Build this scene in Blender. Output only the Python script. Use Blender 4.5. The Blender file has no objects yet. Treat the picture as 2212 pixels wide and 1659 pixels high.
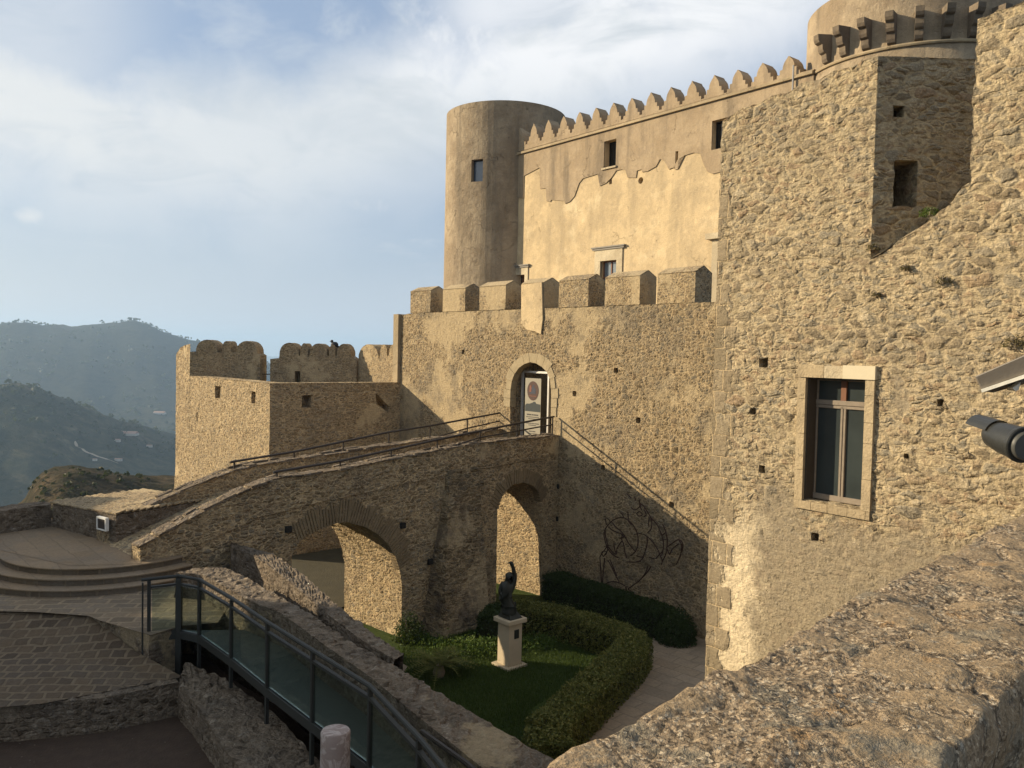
import bpy, bmesh, math, random
from mathutils import Vector, Matrix, noise as mnoise
from mathutils.geometry import tessellate_polygon
random.seed(7)
C = bpy.context.scene
COL = C.collection
PI = math.pi
R = math.radians

# ------------------------------------------------------------------ camera
FPX = 1790.0; W0 = 2212.0; H0 = 1659.0
PITCH, ROLL = 2.2, 1.25
cam_d = bpy.data.cameras.new("camera"); cam = bpy.data.objects.new("camera", cam_d); COL.objects.link(cam)
cam_d.sensor_fit = 'HORIZONTAL'; cam_d.angle = 2*math.atan(W0/2/FPX)
cam_d.clip_start = 0.05; cam_d.clip_end = 60000
CM = Matrix.Rotation(PI/2 - R(PITCH), 4, 'X') @ Matrix.Rotation(R(ROLL), 4, 'Z')
cam.matrix_world = CM
C.camera = cam
CR = CM.to_3x3()

# ------------------------------------------------------------------ sun, sky, exposure
SUN = Vector((-1.0, 0.2, 0.36)).normalized()
SUN_EL = math.asin(SUN.z); SUN_AZ = math.atan2(SUN.x, SUN.y)
sl = bpy.data.lights.new("sun", 'SUN'); sun = bpy.data.objects.new("sun", sl); COL.objects.link(sun)
sl.energy = 5.0; sl.angle = R(0.5); sl.color = (1.0, 0.83, 0.58)
sun.rotation_euler = (-SUN).to_track_quat('-Z', 'Y').to_euler()
C.view_settings.view_transform = 'Standard'; C.view_settings.look = 'None'
C.view_settings.exposure = 0.70; C.view_settings.gamma = 1.0
C.cycles.max_bounces = 6; C.cycles.diffuse_bounces = 3; C.cycles.glossy_bounces = 3
C.cycles.transparent_max_bounces = 24; C.cycles.volume_bounces = 0
C.cycles.volume_step_rate = 5; C.cycles.caustics_reflective = False; C.cycles.caustics_refractive = False

class NT:
    """tiny node-graph writer"""
    def __init__(s, tree): s.t = tree
    def n(s, typ, props=None, **ins):
        nd = s.t.nodes.new(typ)
        for k, v in (props or {}).items(): setattr(nd, k, v)
        for k, v in ins.items():
            key = k.replace('_', ' ')
            sock = None
            if k[0] == 'i' and k[1:].isdigit(): sock = nd.inputs[int(k[1:])]
            else:
                for i in nd.inputs:
                    if i.name == key and i.enabled: sock = i; break
                if sock is None: sock = nd.inputs[key]
            s.put(sock, v)
        return nd
    def put(s, sock, v):
        if isinstance(v, bpy.types.NodeSocket): s.t.links.new(v, sock)
        elif isinstance(v, bpy.types.Node): s.t.links.new([o for o in v.outputs if o.enabled][0], sock)
        elif isinstance(v, (tuple, list)) and sock.type == 'RGBA' and len(v) == 3: sock.default_value = (*v, 1)
        else: sock.default_value = v
    def m(s, op, a, b=0.0, c=0.0, clamp=False):
        nd = s.t.nodes.new('ShaderNodeMath'); nd.operation = op; nd.use_clamp = clamp
        s.put(nd.inputs[0], a); s.put(nd.inputs[1], b); s.put(nd.inputs[2], c); return nd.outputs[0]
    def vm(s, op, a, b=(0, 0, 0)):
        nd = s.t.nodes.new('ShaderNodeVectorMath'); nd.operation = op
        s.put(nd.inputs[0], a)
        if op == 'SCALE': s.put(nd.inputs['Scale'], b)
        else: s.put(nd.inputs[1], b)
        return nd.outputs['Value'] if op in ('LENGTH', 'DOT_PRODUCT', 'DISTANCE') else nd.outputs[0]
    def mix(s, f, a, b, mode='MIX'):
        nd = s.t.nodes.new('ShaderNodeMix'); nd.data_type = 'RGBA'; nd.blend_type = mode
        s.put(nd.inputs[0], f); s.put(nd.inputs[6], a); s.put(nd.inputs[7], b); return nd.outputs[2]
    def sm(s, v, a, b, to0=0.0, to1=1.0):
        nd = s.t.nodes.new('ShaderNodeMapRange'); nd.interpolation_type = 'SMOOTHSTEP'
        s.put(nd.inputs[0], v)
        for i, x in enumerate((a, b, to0, to1)): nd.inputs[1+i].default_value = x
        return nd.outputs[0]
    def noise(s, vec, scale, detail=4.0, rough=0.55, dist=0.0, out='Fac'):
        nd = s.n('ShaderNodeTexNoise', None, Vector=vec, Scale=scale, Detail=detail, Roughness=rough, Distortion=dist)
        return nd.outputs[out]
    def vor(s, vec, scale, feature='F1', rnd=1.0):
        return s.n('ShaderNodeTexVoronoi', {'feature': feature}, Vector=vec, Scale=scale, Randomness=rnd)
    def ramp(s, v, stops):
        nd = s.t.nodes.new('ShaderNodeValToRGB'); el = nd.color_ramp.elements
        while len(el) < len(stops): el.new(0.5)
        for e, (p, c) in zip(el, stops): e.position = p; e.color = (*c, 1)
        s.put(nd.inputs[0], v); return nd.outputs[0]

def new_mat(name):
    m = bpy.data.materials.new(name); m.use_nodes = True; m.node_tree.nodes.clear()
    return m, NT(m.node_tree)
def finish(m, g, col, rough=0.9, bump=None, bdist=0.01, disp=None, dscale=0.03, metal=0.0, spec=0.3, normal=None):
    b = g.n('ShaderNodeBsdfPrincipled', None, Base_Color=col, Roughness=rough, Metallic=metal)
    g.put(b.inputs['Specular IOR Level'], spec)
    if bump is not None:
        bn = g.n('ShaderNodeBump', None, Strength=1.0, Distance=bdist, Height=bump)
        g.put(b.inputs['Normal'], bn.outputs[0])
    o = g.n('ShaderNodeOutputMaterial'); g.put(o.inputs['Surface'], b.outputs[0])
    if disp is not None:
        d = g.n('ShaderNodeDisplacement', None, Height=disp, Midlevel=0.5, Scale=dscale)
        g.put(o.inputs['Displacement'], d.outputs[0]); m.displacement_method = 'BOTH'
    return m
def objc(g): return g.n('ShaderNodeTexCoord').outputs['Object']

def rubble(name, scale=2.6, flat=1.75, stone=((.17,.125,.07),(.30,.225,.13),(.29,.205,.12),(.36,.28,.165),(.22,.185,.13),(.24,.18,.11),(.43,.35,.23)),
           mortar=(.50,.375,.215), dscale=.05, plaster=0.35, plaster_col=(.38,.295,.175), grey=0.45, small=2.3, seed=0.0, edge=.09, stain=(.15,.13,.10),
           bright=1.0, extra=None, bigt=.56, warp=.26, ledge=.22, pebble=.34):
    """irregular rubble masonry: flattened stones in thick mortar, patches of old render, lichen and stains"""
    m, g = new_mat(name)
    p0 = objc(g); p = g.vm('ADD', p0, (seed*3.1, seed*7.7, seed*1.3))
    w = g.noise(p, 2.6, 3.0, .55, out='Color')
    q = g.vm('ADD', p, g.vm('SCALE', g.vm('SUBTRACT', w, (.5, .5, .5)), warp))
    q = g.vm('MULTIPLY', q, (1, 1, flat))
    f1 = g.vor(q, scale); e1 = g.vor(q, scale, 'DISTANCE_TO_EDGE')
    f2 = g.vor(q, scale*small); e2 = g.vor(q, scale*small, 'DISTANCE_TO_EDGE')
    f3 = g.vor(p, scale*6.5); f4 = g.vor(p, 26.0)
    big = g.sm(g.noise(p, 1.1, 4.0, .65), bigt, bigt+.05)
    s1 = g.n('ShaderNodeSeparateColor', None, Color=f1.outputs['Color']); s2 = g.n('ShaderNodeSeparateColor', None, Color=f2.outputs['Color'])
    s3 = g.n('ShaderNodeSeparateColor', None, Color=f3.outputs['Color'])
    d1 = g.sm(f1.outputs['Distance'], .85, .12); d2 = g.sm(f2.outputs['Distance'], .85, .10)
    h1 = g.m('MULTIPLY', g.m('MULTIPLY', g.sm(e1.outputs[0], .0, edge*2.2), g.m('MULTIPLY_ADD', d1, .45, .55)), g.m('MULTIPLY_ADD', s1.outputs[1], .7, .3))
    h2 = g.m('MULTIPLY', g.m('MULTIPLY', g.sm(e2.outputs[0], .0, edge*2.6), g.m('MULTIPLY_ADD', d2, .6, .4)), g.m('MULTIPLY_ADD', s2.outputs[1], .8, .15))
    mixh = g.n('ShaderNodeMix', {'data_type': 'FLOAT'}); g.put(mixh.inputs[0], big); g.put(mixh.inputs[2], h2); g.put(mixh.inputs[3], h1)
    h = mixh.outputs[0]
    fine = g.noise(p, 19.0, 6.0, .72); grit = g.noise(p, 60.0, 4.0, .75)
    mid = g.noise(p, 5.5, 5.0, .7)
    peb = g.m('MULTIPLY', g.m('SUBTRACT', 1.0, g.m('MINIMUM', g.m('MULTIPLY', f3.outputs['Distance'], 1.7), 1.0)), s3.outputs[1])
    pm = g.sm(g.m('ADD', g.noise(p, .42, 5.0, .62), g.m('MULTIPLY', mid, .18)), .72-.3*plaster, .78-.3*plaster)
    if extra: pm = g.m('MAXIMUM', pm, extra(g, p0, 'mask', mid), clamp=True)
    hs = g.m('MULTIPLY', h, g.m('MULTIPLY_ADD', pm, -.75, 1.0))
    hh = g.m('ADD', g.m('MULTIPLY', hs, .66), g.m('MULTIPLY', fine, .46))
    hh = g.m('ADD', hh, g.m('MULTIPLY', peb, g.m('MULTIPLY_ADD', pm, -.22, pebble)))
    lv = g.noise(g.vm('MULTIPLY', p, (1, 1, 3.4)), 4.4, 4.0, .62, .4); hh = g.m('ADD', hh, g.m('MULTIPLY', g.m('SUBTRACT', g.sm(lv, .36, .60), .5), g.m('MULTIPLY_ADD', pm, -ledge*.7, ledge)))
    hh = g.m('ADD', hh, g.m('MULTIPLY', mid, .30)); hh = g.m('SUBTRACT', hh, .30)
    pit = g.sm(g.noise(p, 10.0, 4.0, .68), .62, .68); hh = g.m('SUBTRACT', hh, g.m('MULTIPLY', pit, .50))
    n = len(stone)
    c1 = g.ramp(s1.outputs[0], [(i/(n-1), c) for i, c in enumerate(stone)])
    c2 = g.ramp(s2.outputs[2], [(i/(n-1), c) for i, c in enumerate(stone[::-1])])
    cs = g.mix(big, c2, c1)
    cs = g.mix(g.m('MULTIPLY', g.sm(f4.outputs['Distance'], .15, .5), .35), cs, tuple(x*.55 for x in stone[0]))
    mortm = g.m('MULTIPLY_ADD', g.sm(h, .03, .22), -1.0, 1.0)
    mc = g.mix(g.sm(g.noise(p, 3.0, 3.0), .3, .7), mortar, tuple(x*.70 for x in mortar))
    mc = g.mix(g.m('MULTIPLY', g.sm(s3.outputs[0], .55, .6), .6), mc, stone[1])
    col = g.mix(g.m('MULTIPLY', mortm, .9), cs, mc)
    pc_ = g.mix(mid, plaster_col, tuple(x*1.35 for x in plaster_col))
    if extra: pc_ = extra(g, p0, 'col', pc_)
    col = g.mix(g.m('MULTIPLY', pm, .8), col, pc_)
    gl = g.sm(g.noise(p, .8, 7.0, .72), .48, .64)
    col = g.mix(g.m('MULTIPLY', gl, grey), col, stain)
    lich = g.sm(g.noise(p, 13.0, 6.0, .8), .58, .66)
    col = g.mix(g.m('MULTIPLY', lich, .38), col, (.40, .36, .29))
    blk = g.sm(g.noise(g.vm('ADD', p, (3, 1, 7)), 8.0, 7.0, .8), .60, .68)
    col = g.mix(g.m('MULTIPLY', blk, .45), col, (.085, .07, .05))
    ps = g.vm('MULTIPLY', p, (1, 1, .16))
    st = g.sm(g.noise(ps, 1.6, 4.0, .6), .54, .72); col = g.mix(g.m('MULTIPLY', st, .28), col, stain)
    if extra:
        qm, qc, qh = extra(g, p0, 'quoin', mid)
        col = g.mix(g.m('MULTIPLY', qm, .9), col, qc)
        hh = g.m('ADD', g.m('MULTIPLY', hh, g.m('MULTIPLY_ADD', qm, -.75, 1.0)), g.m('MULTIPLY', qm, qh))
    v = g.m('MULTIPLY_ADD', fine, 1.1, .42); v = g.m('MULTIPLY', v, g.m('MULTIPLY_ADD', grit, .9, .55))
    v = g.m('MULTIPLY', v, bright)
    col = g.mix(1.0, col, g.n('ShaderNodeCombineColor', None, Red=v, Green=v, Blue=v).outputs[0], 'MULTIPLY')
    return finish(m, g, col, .95, bump=g.m('ADD', grit, g.m('MULTIPLY', fine, 1.2)), bdist=.014, disp=hh, dscale=dscale, spec=.15)

def plaster(name, base=(.40,.31,.20), alt=(.30,.235,.16), streak=(.20,.165,.12), amt=.6, seed=0.0, rough_patch=True, bd=.012, pale=None):
    m, g = new_mat(name)
    p = g.vm('ADD', objc(g), (seed*5.3, seed*2.1, 0))
    a = g.sm(g.noise(p, .45, 7.0, .68), .42, .58); b = g.noise(p, 2.2, 6.0, .65); f = g.noise(p, 22.0, 4.0, .7)
    col = g.mix(a, base, alt)
    col = g.mix(g.m('MULTIPLY', g.sm(b, .52, .72), .35), col, tuple(x*1.25 for x in base))
    ps = g.vm('MULTIPLY', p, (1, 1, .12))
    s = g.sm(g.m('ADD', g.noise(ps, 1.1, 5.0, .6), g.m('MULTIPLY', b, .2)), .56, .80)
    col = g.mix(g.m('MULTIPLY', s, amt), col, streak)
    if pale: col = g.mix(g.m('MULTIPLY', g.sm(g.noise(p, .6, 4.0, .6), .55, .7), .7), col, pale)
    k = g.sm(g.noise(p, 5.5, 5.0, .7), .60, .70)
    col = g.mix(g.m('MULTIPLY', k, .45), col, tuple(x*.6 for x in alt))
    k2 = g.sm(g.noise(g.vm('ADD', p, (9, 2, 5)), 1.3, 7.0, .72), .52, .60); col = g.mix(g.m('MULTIPLY', k2, .35), col, (alt[0]*.78, alt[1]*.80, alt[2]*.86))
    wc = g.vm('ADD', p, g.vm('SCALE', g.vm('SUBTRACT', g.noise(p, 1.6, 5.0, .65, out='Color'), (.5, .5, .5)), 1.1))
    ce = g.vor(wc, .55, 'DISTANCE_TO_EDGE').outputs[0]
    ck = g.m('MULTIPLY', g.sm(ce, .011, .003), g.sm(g.noise(p, .5, 3.0), .54, .62))
    col = g.mix(g.m('MULTIPLY', ck, .32), col, tuple(x*.45 for x in alt))
    chip = g.sm(g.noise(g.vm('ADD', p, (1, 8, 3)), 3.2, 7.0, .75), .66, .69); col = g.mix(g.m('MULTIPLY', chip, .55), col, tuple(x*.62 for x in alt))
    v = g.m('MULTIPLY_ADD', f, .6, .7)
    col = g.mix(1.0, col, g.n('ShaderNodeCombineColor', None, Red=v, Green=v, Blue=v).outputs[0], 'MULTIPLY')
    bh = g.m('SUBTRACT', g.m('ADD', g.m('MULTIPLY', f, .7), g.m('MULTIPLY', b, 1.6)), g.m('ADD', g.m('MULTIPLY', ck, .6), g.m('MULTIPLY', chip, 1.0)))
    return finish(m, g, col, .93, bump=bh, bdist=bd*2.5, spec=.15)

def simple(name, col, rough=.6, metal=0.0, var=.25, scale=6.0, bd=.002, spec=.3):
    m, g = new_mat(name); p = objc(g)
    n = g.noise(p, scale, 5.0, .65)
    c = g.mix(n, tuple(x*(1-var) for x in col), tuple(min(1, x*(1+var)) for x in col))
    return finish(m, g, c, rough, bump=g.noise(p, scale*6, 3.0), bdist=bd, metal=metal, spec=spec)

# ------------------------------------------------------------------ pixel -> world helpers
def ray(px, py):
    return (CR @ Vector(((px-W0/2)/FPX, -(py-H0/2)/FPX, -1.0))).normalized()
def on_z(px, py, z):
    d = ray(px, py); t = z/d.z; return d*t
def at_y(px, py, Y):
    d = ray(px, py); return d*(Y/d.y)
class Frame:
    """vertical wall plane: origin O, u runs right along it, v runs back into the wall"""
    def __init__(s, O, d, e=None):
        s.O = Vector((O[0], O[1], 0)); s.d = Vector((d[0], d[1], 0)).normalized()
        s.e = Vector((e[0], e[1], 0)).normalized() if e else Vector((-s.d.y, s.d.x, 0))
        s.n = Vector((s.d.y, -s.d.x, 0))      # towards the viewer
    def uz(s, px, py, v=0.0):
        r = ray(px, py); o = s.O + s.e*v
        t = s.n.dot(o)/s.n.dot(r); P = r*t
        return ((P-s.O - s.e*v).dot(s.d), P.z)
    def P(s, u, v, z): return s.O + s.d*u + s.e*v + Vector((0, 0, z))
    def pts(s, L, v=0.0): return [s.uz(x, y, v) for x, y in L]

# ------------------------------------------------------------------ meshes cut on a lattice so they can be displaced
class Mesher:
    def __init__(s, cell=0.15, rnd=4): s.v = []; s.f = []; s.key = {}; s.c = cell; s.fmat = []
    def vid(s, p):
        k = (round(p.x, 3), round(p.y, 3), round(p.z, 3))
        i = s.key.get(k)
        if i is None: i = s.key[k] = len(s.v); s.v.append(p)
        return i
    @staticmethod
    def clip(poly, ax, c):
        out = []
        lo = min(q[ax] for q in poly); hi = max(q[ax] for q in poly)
        k0 = math.floor(lo/c + 1e-6) + 1; rest = poly
        while k0*c < hi - 1e-6:
            x = k0*c; A = []; B = []
            n = len(rest)
            for i in range(n):
                a = rest[i]; b = rest[(i+1) % n]
                da = a[ax]-x; db = b[ax]-x
                if abs(da) < 1e-7: A.append(a); B.append(a)
                elif da < 0: A.append(a)
                else: B.append(a)
                if (da < -1e-7 and db > 1e-7) or (da > 1e-7 and db < -1e-7):
                    t = da/(da-db); q = tuple(a[j]+(b[j]-a[j])*t for j in range(3)); A.append(q); B.append(q)
            if len(A) >= 3: out.append(A)
            rest = B; k0 += 1
            if len(rest) < 3: break
        if len(rest) >= 3: out.append(rest)
        return out
    def ngon(s, fr, pts, cell=None):
        c = cell or s.c
        cs = c if isinstance(c, tuple) else (c, c, c)
        polys = [[tuple(p) for p in pts]]
        for ax in range(3):
            nx = []
            for q in polys: nx += s.clip(q, ax, cs[ax])
            polys = nx
        for q in polys:
            ids = []
            for a in q:
                i = s.vid(fr(*a))
                if not ids or ids[-1] != i: ids.append(i)
            if len(ids) > 1 and ids[0] == ids[-1]: ids.pop()
            if len(set(ids)) >= 3 and len(set(ids)) == len(ids): s.f.append(ids)
    def face(s, fr, outer, holes=(), v=0.0, rev=False, cell=None):
        loops = [[Vector((a, b, 0)) for a, b in outer]] + [[Vector((a, b, 0)) for a, b in h] for h in holes]
        flat = [p for l in loops for p in l]
        for tri in tessellate_polygon(loops):
            t = [flat[i] for i in tri]
            ar = (t[1]-t[0]).cross(t[2]-t[0]).z
            if abs(ar) < 1e-9: continue
            if (ar < 0) != rev: t = t[::-1]
            s.ngon(fr, [(p.x, v, p.y) for p in t], cell)
    def sides(s, fr, loop, v0, v1, skip=(), inward=False, cell=None):
        A = sum(loop[i][0]*loop[(i+1) % len(loop)][1]-loop[(i+1) % len(loop)][0]*loop[i][1] for i in range(len(loop)))
        L = loop if A > 0 else loop[::-1]
        n = len(L)
        for i in range(n):
            j = (n-2-i) % n if A <= 0 else i
            if j in skip: continue
            a, b = L[i], L[(i+1) % n]
            q = [(a[0], v0, a[1]), (a[0], v1, a[1]), (b[0], v1, b[1]), (b[0], v0, b[1])]
            if inward: q = q[::-1]
            s.ngon(fr, q, cell)
    def solid(s, fr, outer, depth, holes=(), skip=(), back=True, cell=None):
        """holes: list of (loop, hole_depth or None for right through)"""
        s.face(fr, outer, [h[0] for h in holes], 0.0, cell=cell)
        s.sides(fr, outer, 0.0, depth, skip, cell=cell)
        for lp, hd in holes:
            s.sides(fr, lp, 0.0, depth if hd is None else hd, inward=True, cell=cell)
            if hd is not None: s.face(fr, lp, (), hd, cell=cell)
        if back: s.face(fr, outer, [h[0] for h in holes if h[1] is None], depth, rev=True, cell=(.6, .6, .6) if cell is None else cell)
    def box(s, fr, u0, u1, v0, v1, z0, z1, cell=None, skip=''):
        c = [(u0, v0), (u1, v0), (u1, v1), (u0, v1)]
        for i in range(4):
            if str(i) in skip: continue
            a, b = c[i], c[(i+1) % 4]
            s.ngon(fr, [(a[0], a[1], z0), (b[0], b[1], z0), (b[0], b[1], z1), (a[0], a[1], z1)], cell)
        if 't' not in skip: s.ngon(fr, [(u0, v0, z1), (u1, v0, z1), (u1, v1, z1), (u0, v1, z1)], cell)
        if 'b' not in skip: s.ngon(fr, [(u0, v1, z0), (u1, v1, z0), (u1, v0, z0), (u0, v0, z0)], cell)
    def build(s, name, mat, parent=None, smooth=False):
        me = bpy.data.meshes.new(name)
        off = parent_off(parent)
        me.from_pydata([p-off for p in s.v], [], s.f)
        me.materials.append(mat)
        if smooth: me.polygons.foreach_set('use_smooth', [True]*len(me.polygons))
        me.validate(); me.update()
        o = bpy.data.objects.new(name, me); COL.objects.link(o)
        if parent is not None: o.parent = parent
        return o

def parent_off(p):
    off = Vector((0, 0, 0))
    while p is not None: off += Vector(p.location); p = p.parent
    return off
def thing(name, loc, label, cat, group=None):
    o = bpy.data.objects.new(name, None); COL.objects.link(o); o.location = loc; o.empty_display_size = .2
    o['label'] = label; o['category'] = cat
    if group: o['group'] = group
    return o
def tag(o, label, cat, group=None, kind=None):
    if label: o['label'] = label
    if cat: o['category'] = cat
    if group: o['group'] = group
    if kind: o['kind'] = kind
    return o
def struct(o): o['kind'] = 'structure'; return o
IDF = lambda u, v, z: Vector((u, v, z))

class Soup:
    """plain mesh collector in world space"""
    def __init__(s): s.v = []; s.f = []
    def quad(s, *p):
        b = len(s.v); s.v += [Vector(q) for q in p]; s.f.append(list(range(b, b+len(p))))
    def box(s, c, ax, ay, az):
        """box with centre c and half-extent vectors"""
        c, ax, ay, az = map(Vector, (c, ax, ay, az)); b = len(s.v)
        for sx in (-1, 1):
            for sy in (-1, 1):
                for sz in (-1, 1): s.v.append(c+ax*sx+ay*sy+az*sz)
        for f in ((0,1,3,2),(4,6,7,5),(0,4,5,1),(2,3,7,6),(0,2,6,4),(1,5,7,3)): s.f.append([b+i for i in f])
    def fbox(s, fr, u0, u1, v0, v1, z0, z1):
        s.box(fr.P((u0+u1)/2, (v0+v1)/2, (z0+z1)/2), fr.d*((u1-u0)/2), fr.e*((v1-v0)/2), Vector((0, 0, (z1-z0)/2)))
    def tube(s, pts, r, n=8, cap=True, taper=None):
        pts = [Vector(p) for p in pts]; rings = []
        up = Vector((0, 0, 1))
        for i, p in enumerate(pts):
            t = (pts[min(i+1, len(pts)-1)]-pts[max(i-1, 0)]).normalized()
            a = t.cross(up if abs(t.z) < .95 else Vector((1, 0, 0))).normalized(); c = a.cross(t)
            rr = r if taper is None else r*taper[i]
            b = len(s.v)
            for k in range(n):
                th = 2*PI*k/n; s.v.append(p + a*(rr*math.cos(th)) + c*(rr*math.sin(th)))
            rings.append(b)
        for i in range(len(rings)-1):
            a, b = rings[i], rings[i+1]
            for k in range(n): s.f.append([a+k, a+(k+1) % n, b+(k+1) % n, b+k])
        if cap:
            s.f.append([rings[0]+k for k in range(n)][::-1]); s.f.append([rings[-1]+k for k in range(n)])
    def lathe(s, c, prof, n=40, a0=0, a1=2*PI, cap=True):
        c = Vector(c); rows = []
        m = n if abs(a1-a0-2*PI) < 1e-6 else n+1
        for r_, z in prof:
            b = len(s.v)
            for k in range(m):
                th = a0+(a1-a0)*k/n; s.v.append(c+Vector((r_*math.cos(th), r_*math.sin(th), z)))
            rows.append(b)
        for i in range(len(rows)-1):
            a, b = rows[i], rows[i+1]
            for k in range(n): s.f.append([a+k, a+(k+1) % m, b+(k+1) % m, b+k])
        if cap and m == n: s.f.append([rows[-1]+k for k in range(n)])
    def prism(s, poly, vec):
        """extrude a closed polygon of world points along vec"""
        vec = Vector(vec); b = len(s.v); n = len(poly)
        s.v += [Vector(p) for p in poly]+[Vector(p)+vec for p in poly]
        s.f.append([b+i for i in range(n)][::-1]); s.f.append([b+n+i for i in range(n)])
        for i in range(n): s.f.append([b+i, b+(i+1) % n, b+n+(i+1) % n, b+n+i])
    def build(s, name, mat, parent=None, smooth=False, bevel=0.0):
        me = bpy.data.meshes.new(name); off = parent_off(parent)
        me.from_pydata([p-off for p in s.v], [], s.f); me.materials.append(mat)
        bm = bmesh.new(); bm.from_mesh(me)
        bmesh.ops.recalc_face_normals(bm, faces=bm.faces)
        if bevel: bmesh.ops.bevel(bm, geom=bm.edges[:], offset=bevel, segments=1, affect='EDGES', clamp_overlap=True)
        bm.to_mesh(me); bm.free()
        if smooth:
            me.polygons.foreach_set('use_smooth', [True]*len(me.polygons))
            try: me.set_sharp_from_angle(angle=R(40))
            except Exception: pass
        o = bpy.data.objects.new(name, me); COL.objects.link(o)
        if parent is not None: o.parent = parent
        return o
# ------------------------------------------------------------------ world
wd = bpy.data.worlds.new("World"); C.world = wd; wd.use_nodes = True
wt = wd.node_tree; wt.nodes.clear(); g = NT(wt)
sky = g.n('ShaderNodeTexSky', {'sky_type': 'NISHITA', 'sun_disc': False, 'sun_elevation': SUN_EL, 'sun_rotation': SUN_AZ,
                               'altitude': 300.0, 'air_density': 1.1, 'dust_density': 2.2, 'ozone_density': 2.0})
dirv = g.n('ShaderNodeTexCoord').outputs['Generated']
sp = g.n('ShaderNodeSeparateXYZ', None, Vector=dirv)
el = g.m('MULTIPLY', g.m('ARCSINE', sp.outputs[2]), 180/PI)
az = g.m('MULTIPLY', g.m('ARCTAN2', sp.outputs[0], sp.outputs[1]), 180/PI)
pl = g.n('ShaderNodeCombineXYZ', None, X=g.m('DIVIDE', sp.outputs[0], g.m('ADD', g.m('ABSOLUTE', sp.outputs[2]), .22)),
         Y=g.m('DIVIDE', sp.outputs[1], g.m('ADD', g.m('ABSOLUTE', sp.outputs[2]), .22)), Z=sp.outputs[2]).outputs[0]
n2 = g.noise(dirv, 5.5, 9.0, .60, .3); n3 = g.noise(pl, 3.5, 7.0, .60, .3)
# a broad band of cloud that climbs to the right
cen = g.m('ADD', g.m('MULTIPLY_ADD', g.m('MAXIMUM', g.m('ADD', az, 16.0), 0.0), .33, 13.6), g.m('MULTIPLY', g.m('SUBTRACT', n2, .5), 9.0))
dlt = g.m('SUBTRACT', el, cen)
band = g.m('MULTIPLY', g.sm(dlt, -10.0, -1.0), g.m('MULTIPLY_ADD', g.sm(dlt, .0, 6.5), -1.0, 1.0))
upl = g.m('MULTIPLY', g.sm(az, -20.0, -30.0), g.m('MULTIPLY', g.sm(el, 10.0, 16.0), .55))
upr = g.m('MULTIPLY', g.sm(az, -9.0, -2.0), g.m('MULTIPLY', g.sm(el, 17.0, 22.0), .75))
upr = g.m('MULTIPLY', upr, g.m('MULTIPLY_ADD', g.sm(az, 4.0, 14.0), -.8, 1.0))
lowc = g.m('MULTIPLY', g.m('MULTIPLY', g.sm(n2, .50, .60), g.sm(g.noise(dirv, 13.0, 6.0, .6), .38, .6)), g.m('MULTIPLY', g.sm(el, 6.5, 9.0), g.m('MULTIPLY_ADD', g.sm(el, 11.0, 13.5), -1.0, 1.0)))
lowc = g.m('MULTIPLY', lowc, g.m('MULTIPLY', g.sm(az, -21.0, -17.0), .75))
cl = g.m('MAXIMUM', g.m('MAXIMUM', g.m('MULTIPLY', band, g.sm(n2, .25, .55, .62, 1.0)), g.m('MAXIMUM', upl, upr)), lowc)
wisp = g.m('MULTIPLY', g.sm(n3, .50, .78), g.m('MULTIPLY', g.sm(el, 2.0, 9.0), .45))
cl = g.m('MAXIMUM', cl, wisp)
n5 = g.noise(dirv, 11.0, 9.0, .60, .3)
for a0_, e0_, sa_, se_, k_ in ((-16.5, 10.9, 3.4, .9, .9), (-11.0, 9.7, 3.2, .5, .8), (-30.4, 7.4, .8, .5, .9), (-3.0, 19.6, 7.0, 4.5, .95), (-32.0, 15.5, 4.0, 1.6, .8)):
    dx_ = g.m('DIVIDE', g.m('SUBTRACT', az, a0_), sa_); dy_ = g.m('DIVIDE', g.m('SUBTRACT', el, e0_), se_)
    rr_ = g.m('ADD', g.m('MULTIPLY', dx_, dx_), g.m('MULTIPLY', dy_, dy_))
    pf_ = g.sm(g.m('ADD', g.m('MULTIPLY', rr_, -.20), g.m('MULTIPLY', n5, 2.4)), .72, 1.75)
    cl = g.m('MAXIMUM', cl, g.m('MULTIPLY', pf_, k_))
cl = g.m('MINIMUM', cl, .94)
sunside = g.sm(az, -8.0, -50.0)
ccol = g.mix(sunside, (6.9, 7.25, 7.5), (8.1, 8.15, 7.9))
ccol = g.mix(g.m('MULTIPLY', g.sm(el, 14.0, 20.0), g.sm(az, -14.0, -4.0)), ccol, (8.8, 8.9, 9.0))
ccol = g.mix(g.sm(g.noise(pl, 3.2, 5.0, .6, 1.0), .42, .72), ccol, (6.2, 6.65, 7.0))
haz = g.mix(g.sm(el, 11.0, -1.0), g.mix(.55, sky.outputs[0], (4.1, 5.2, 7.1)), g.mix(sunside, (5.4, 6.1, 6.85), (6.8, 7.25, 7.4)))
cf = g.mix(cl, haz, ccol)
bgn = g.n('ShaderNodeBackground', None, Color=cf, Strength=0.069)
wo = g.n('ShaderNodeOutputWorld'); g.put(wo.inputs['Surface'], bgn.outputs[0])

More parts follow.
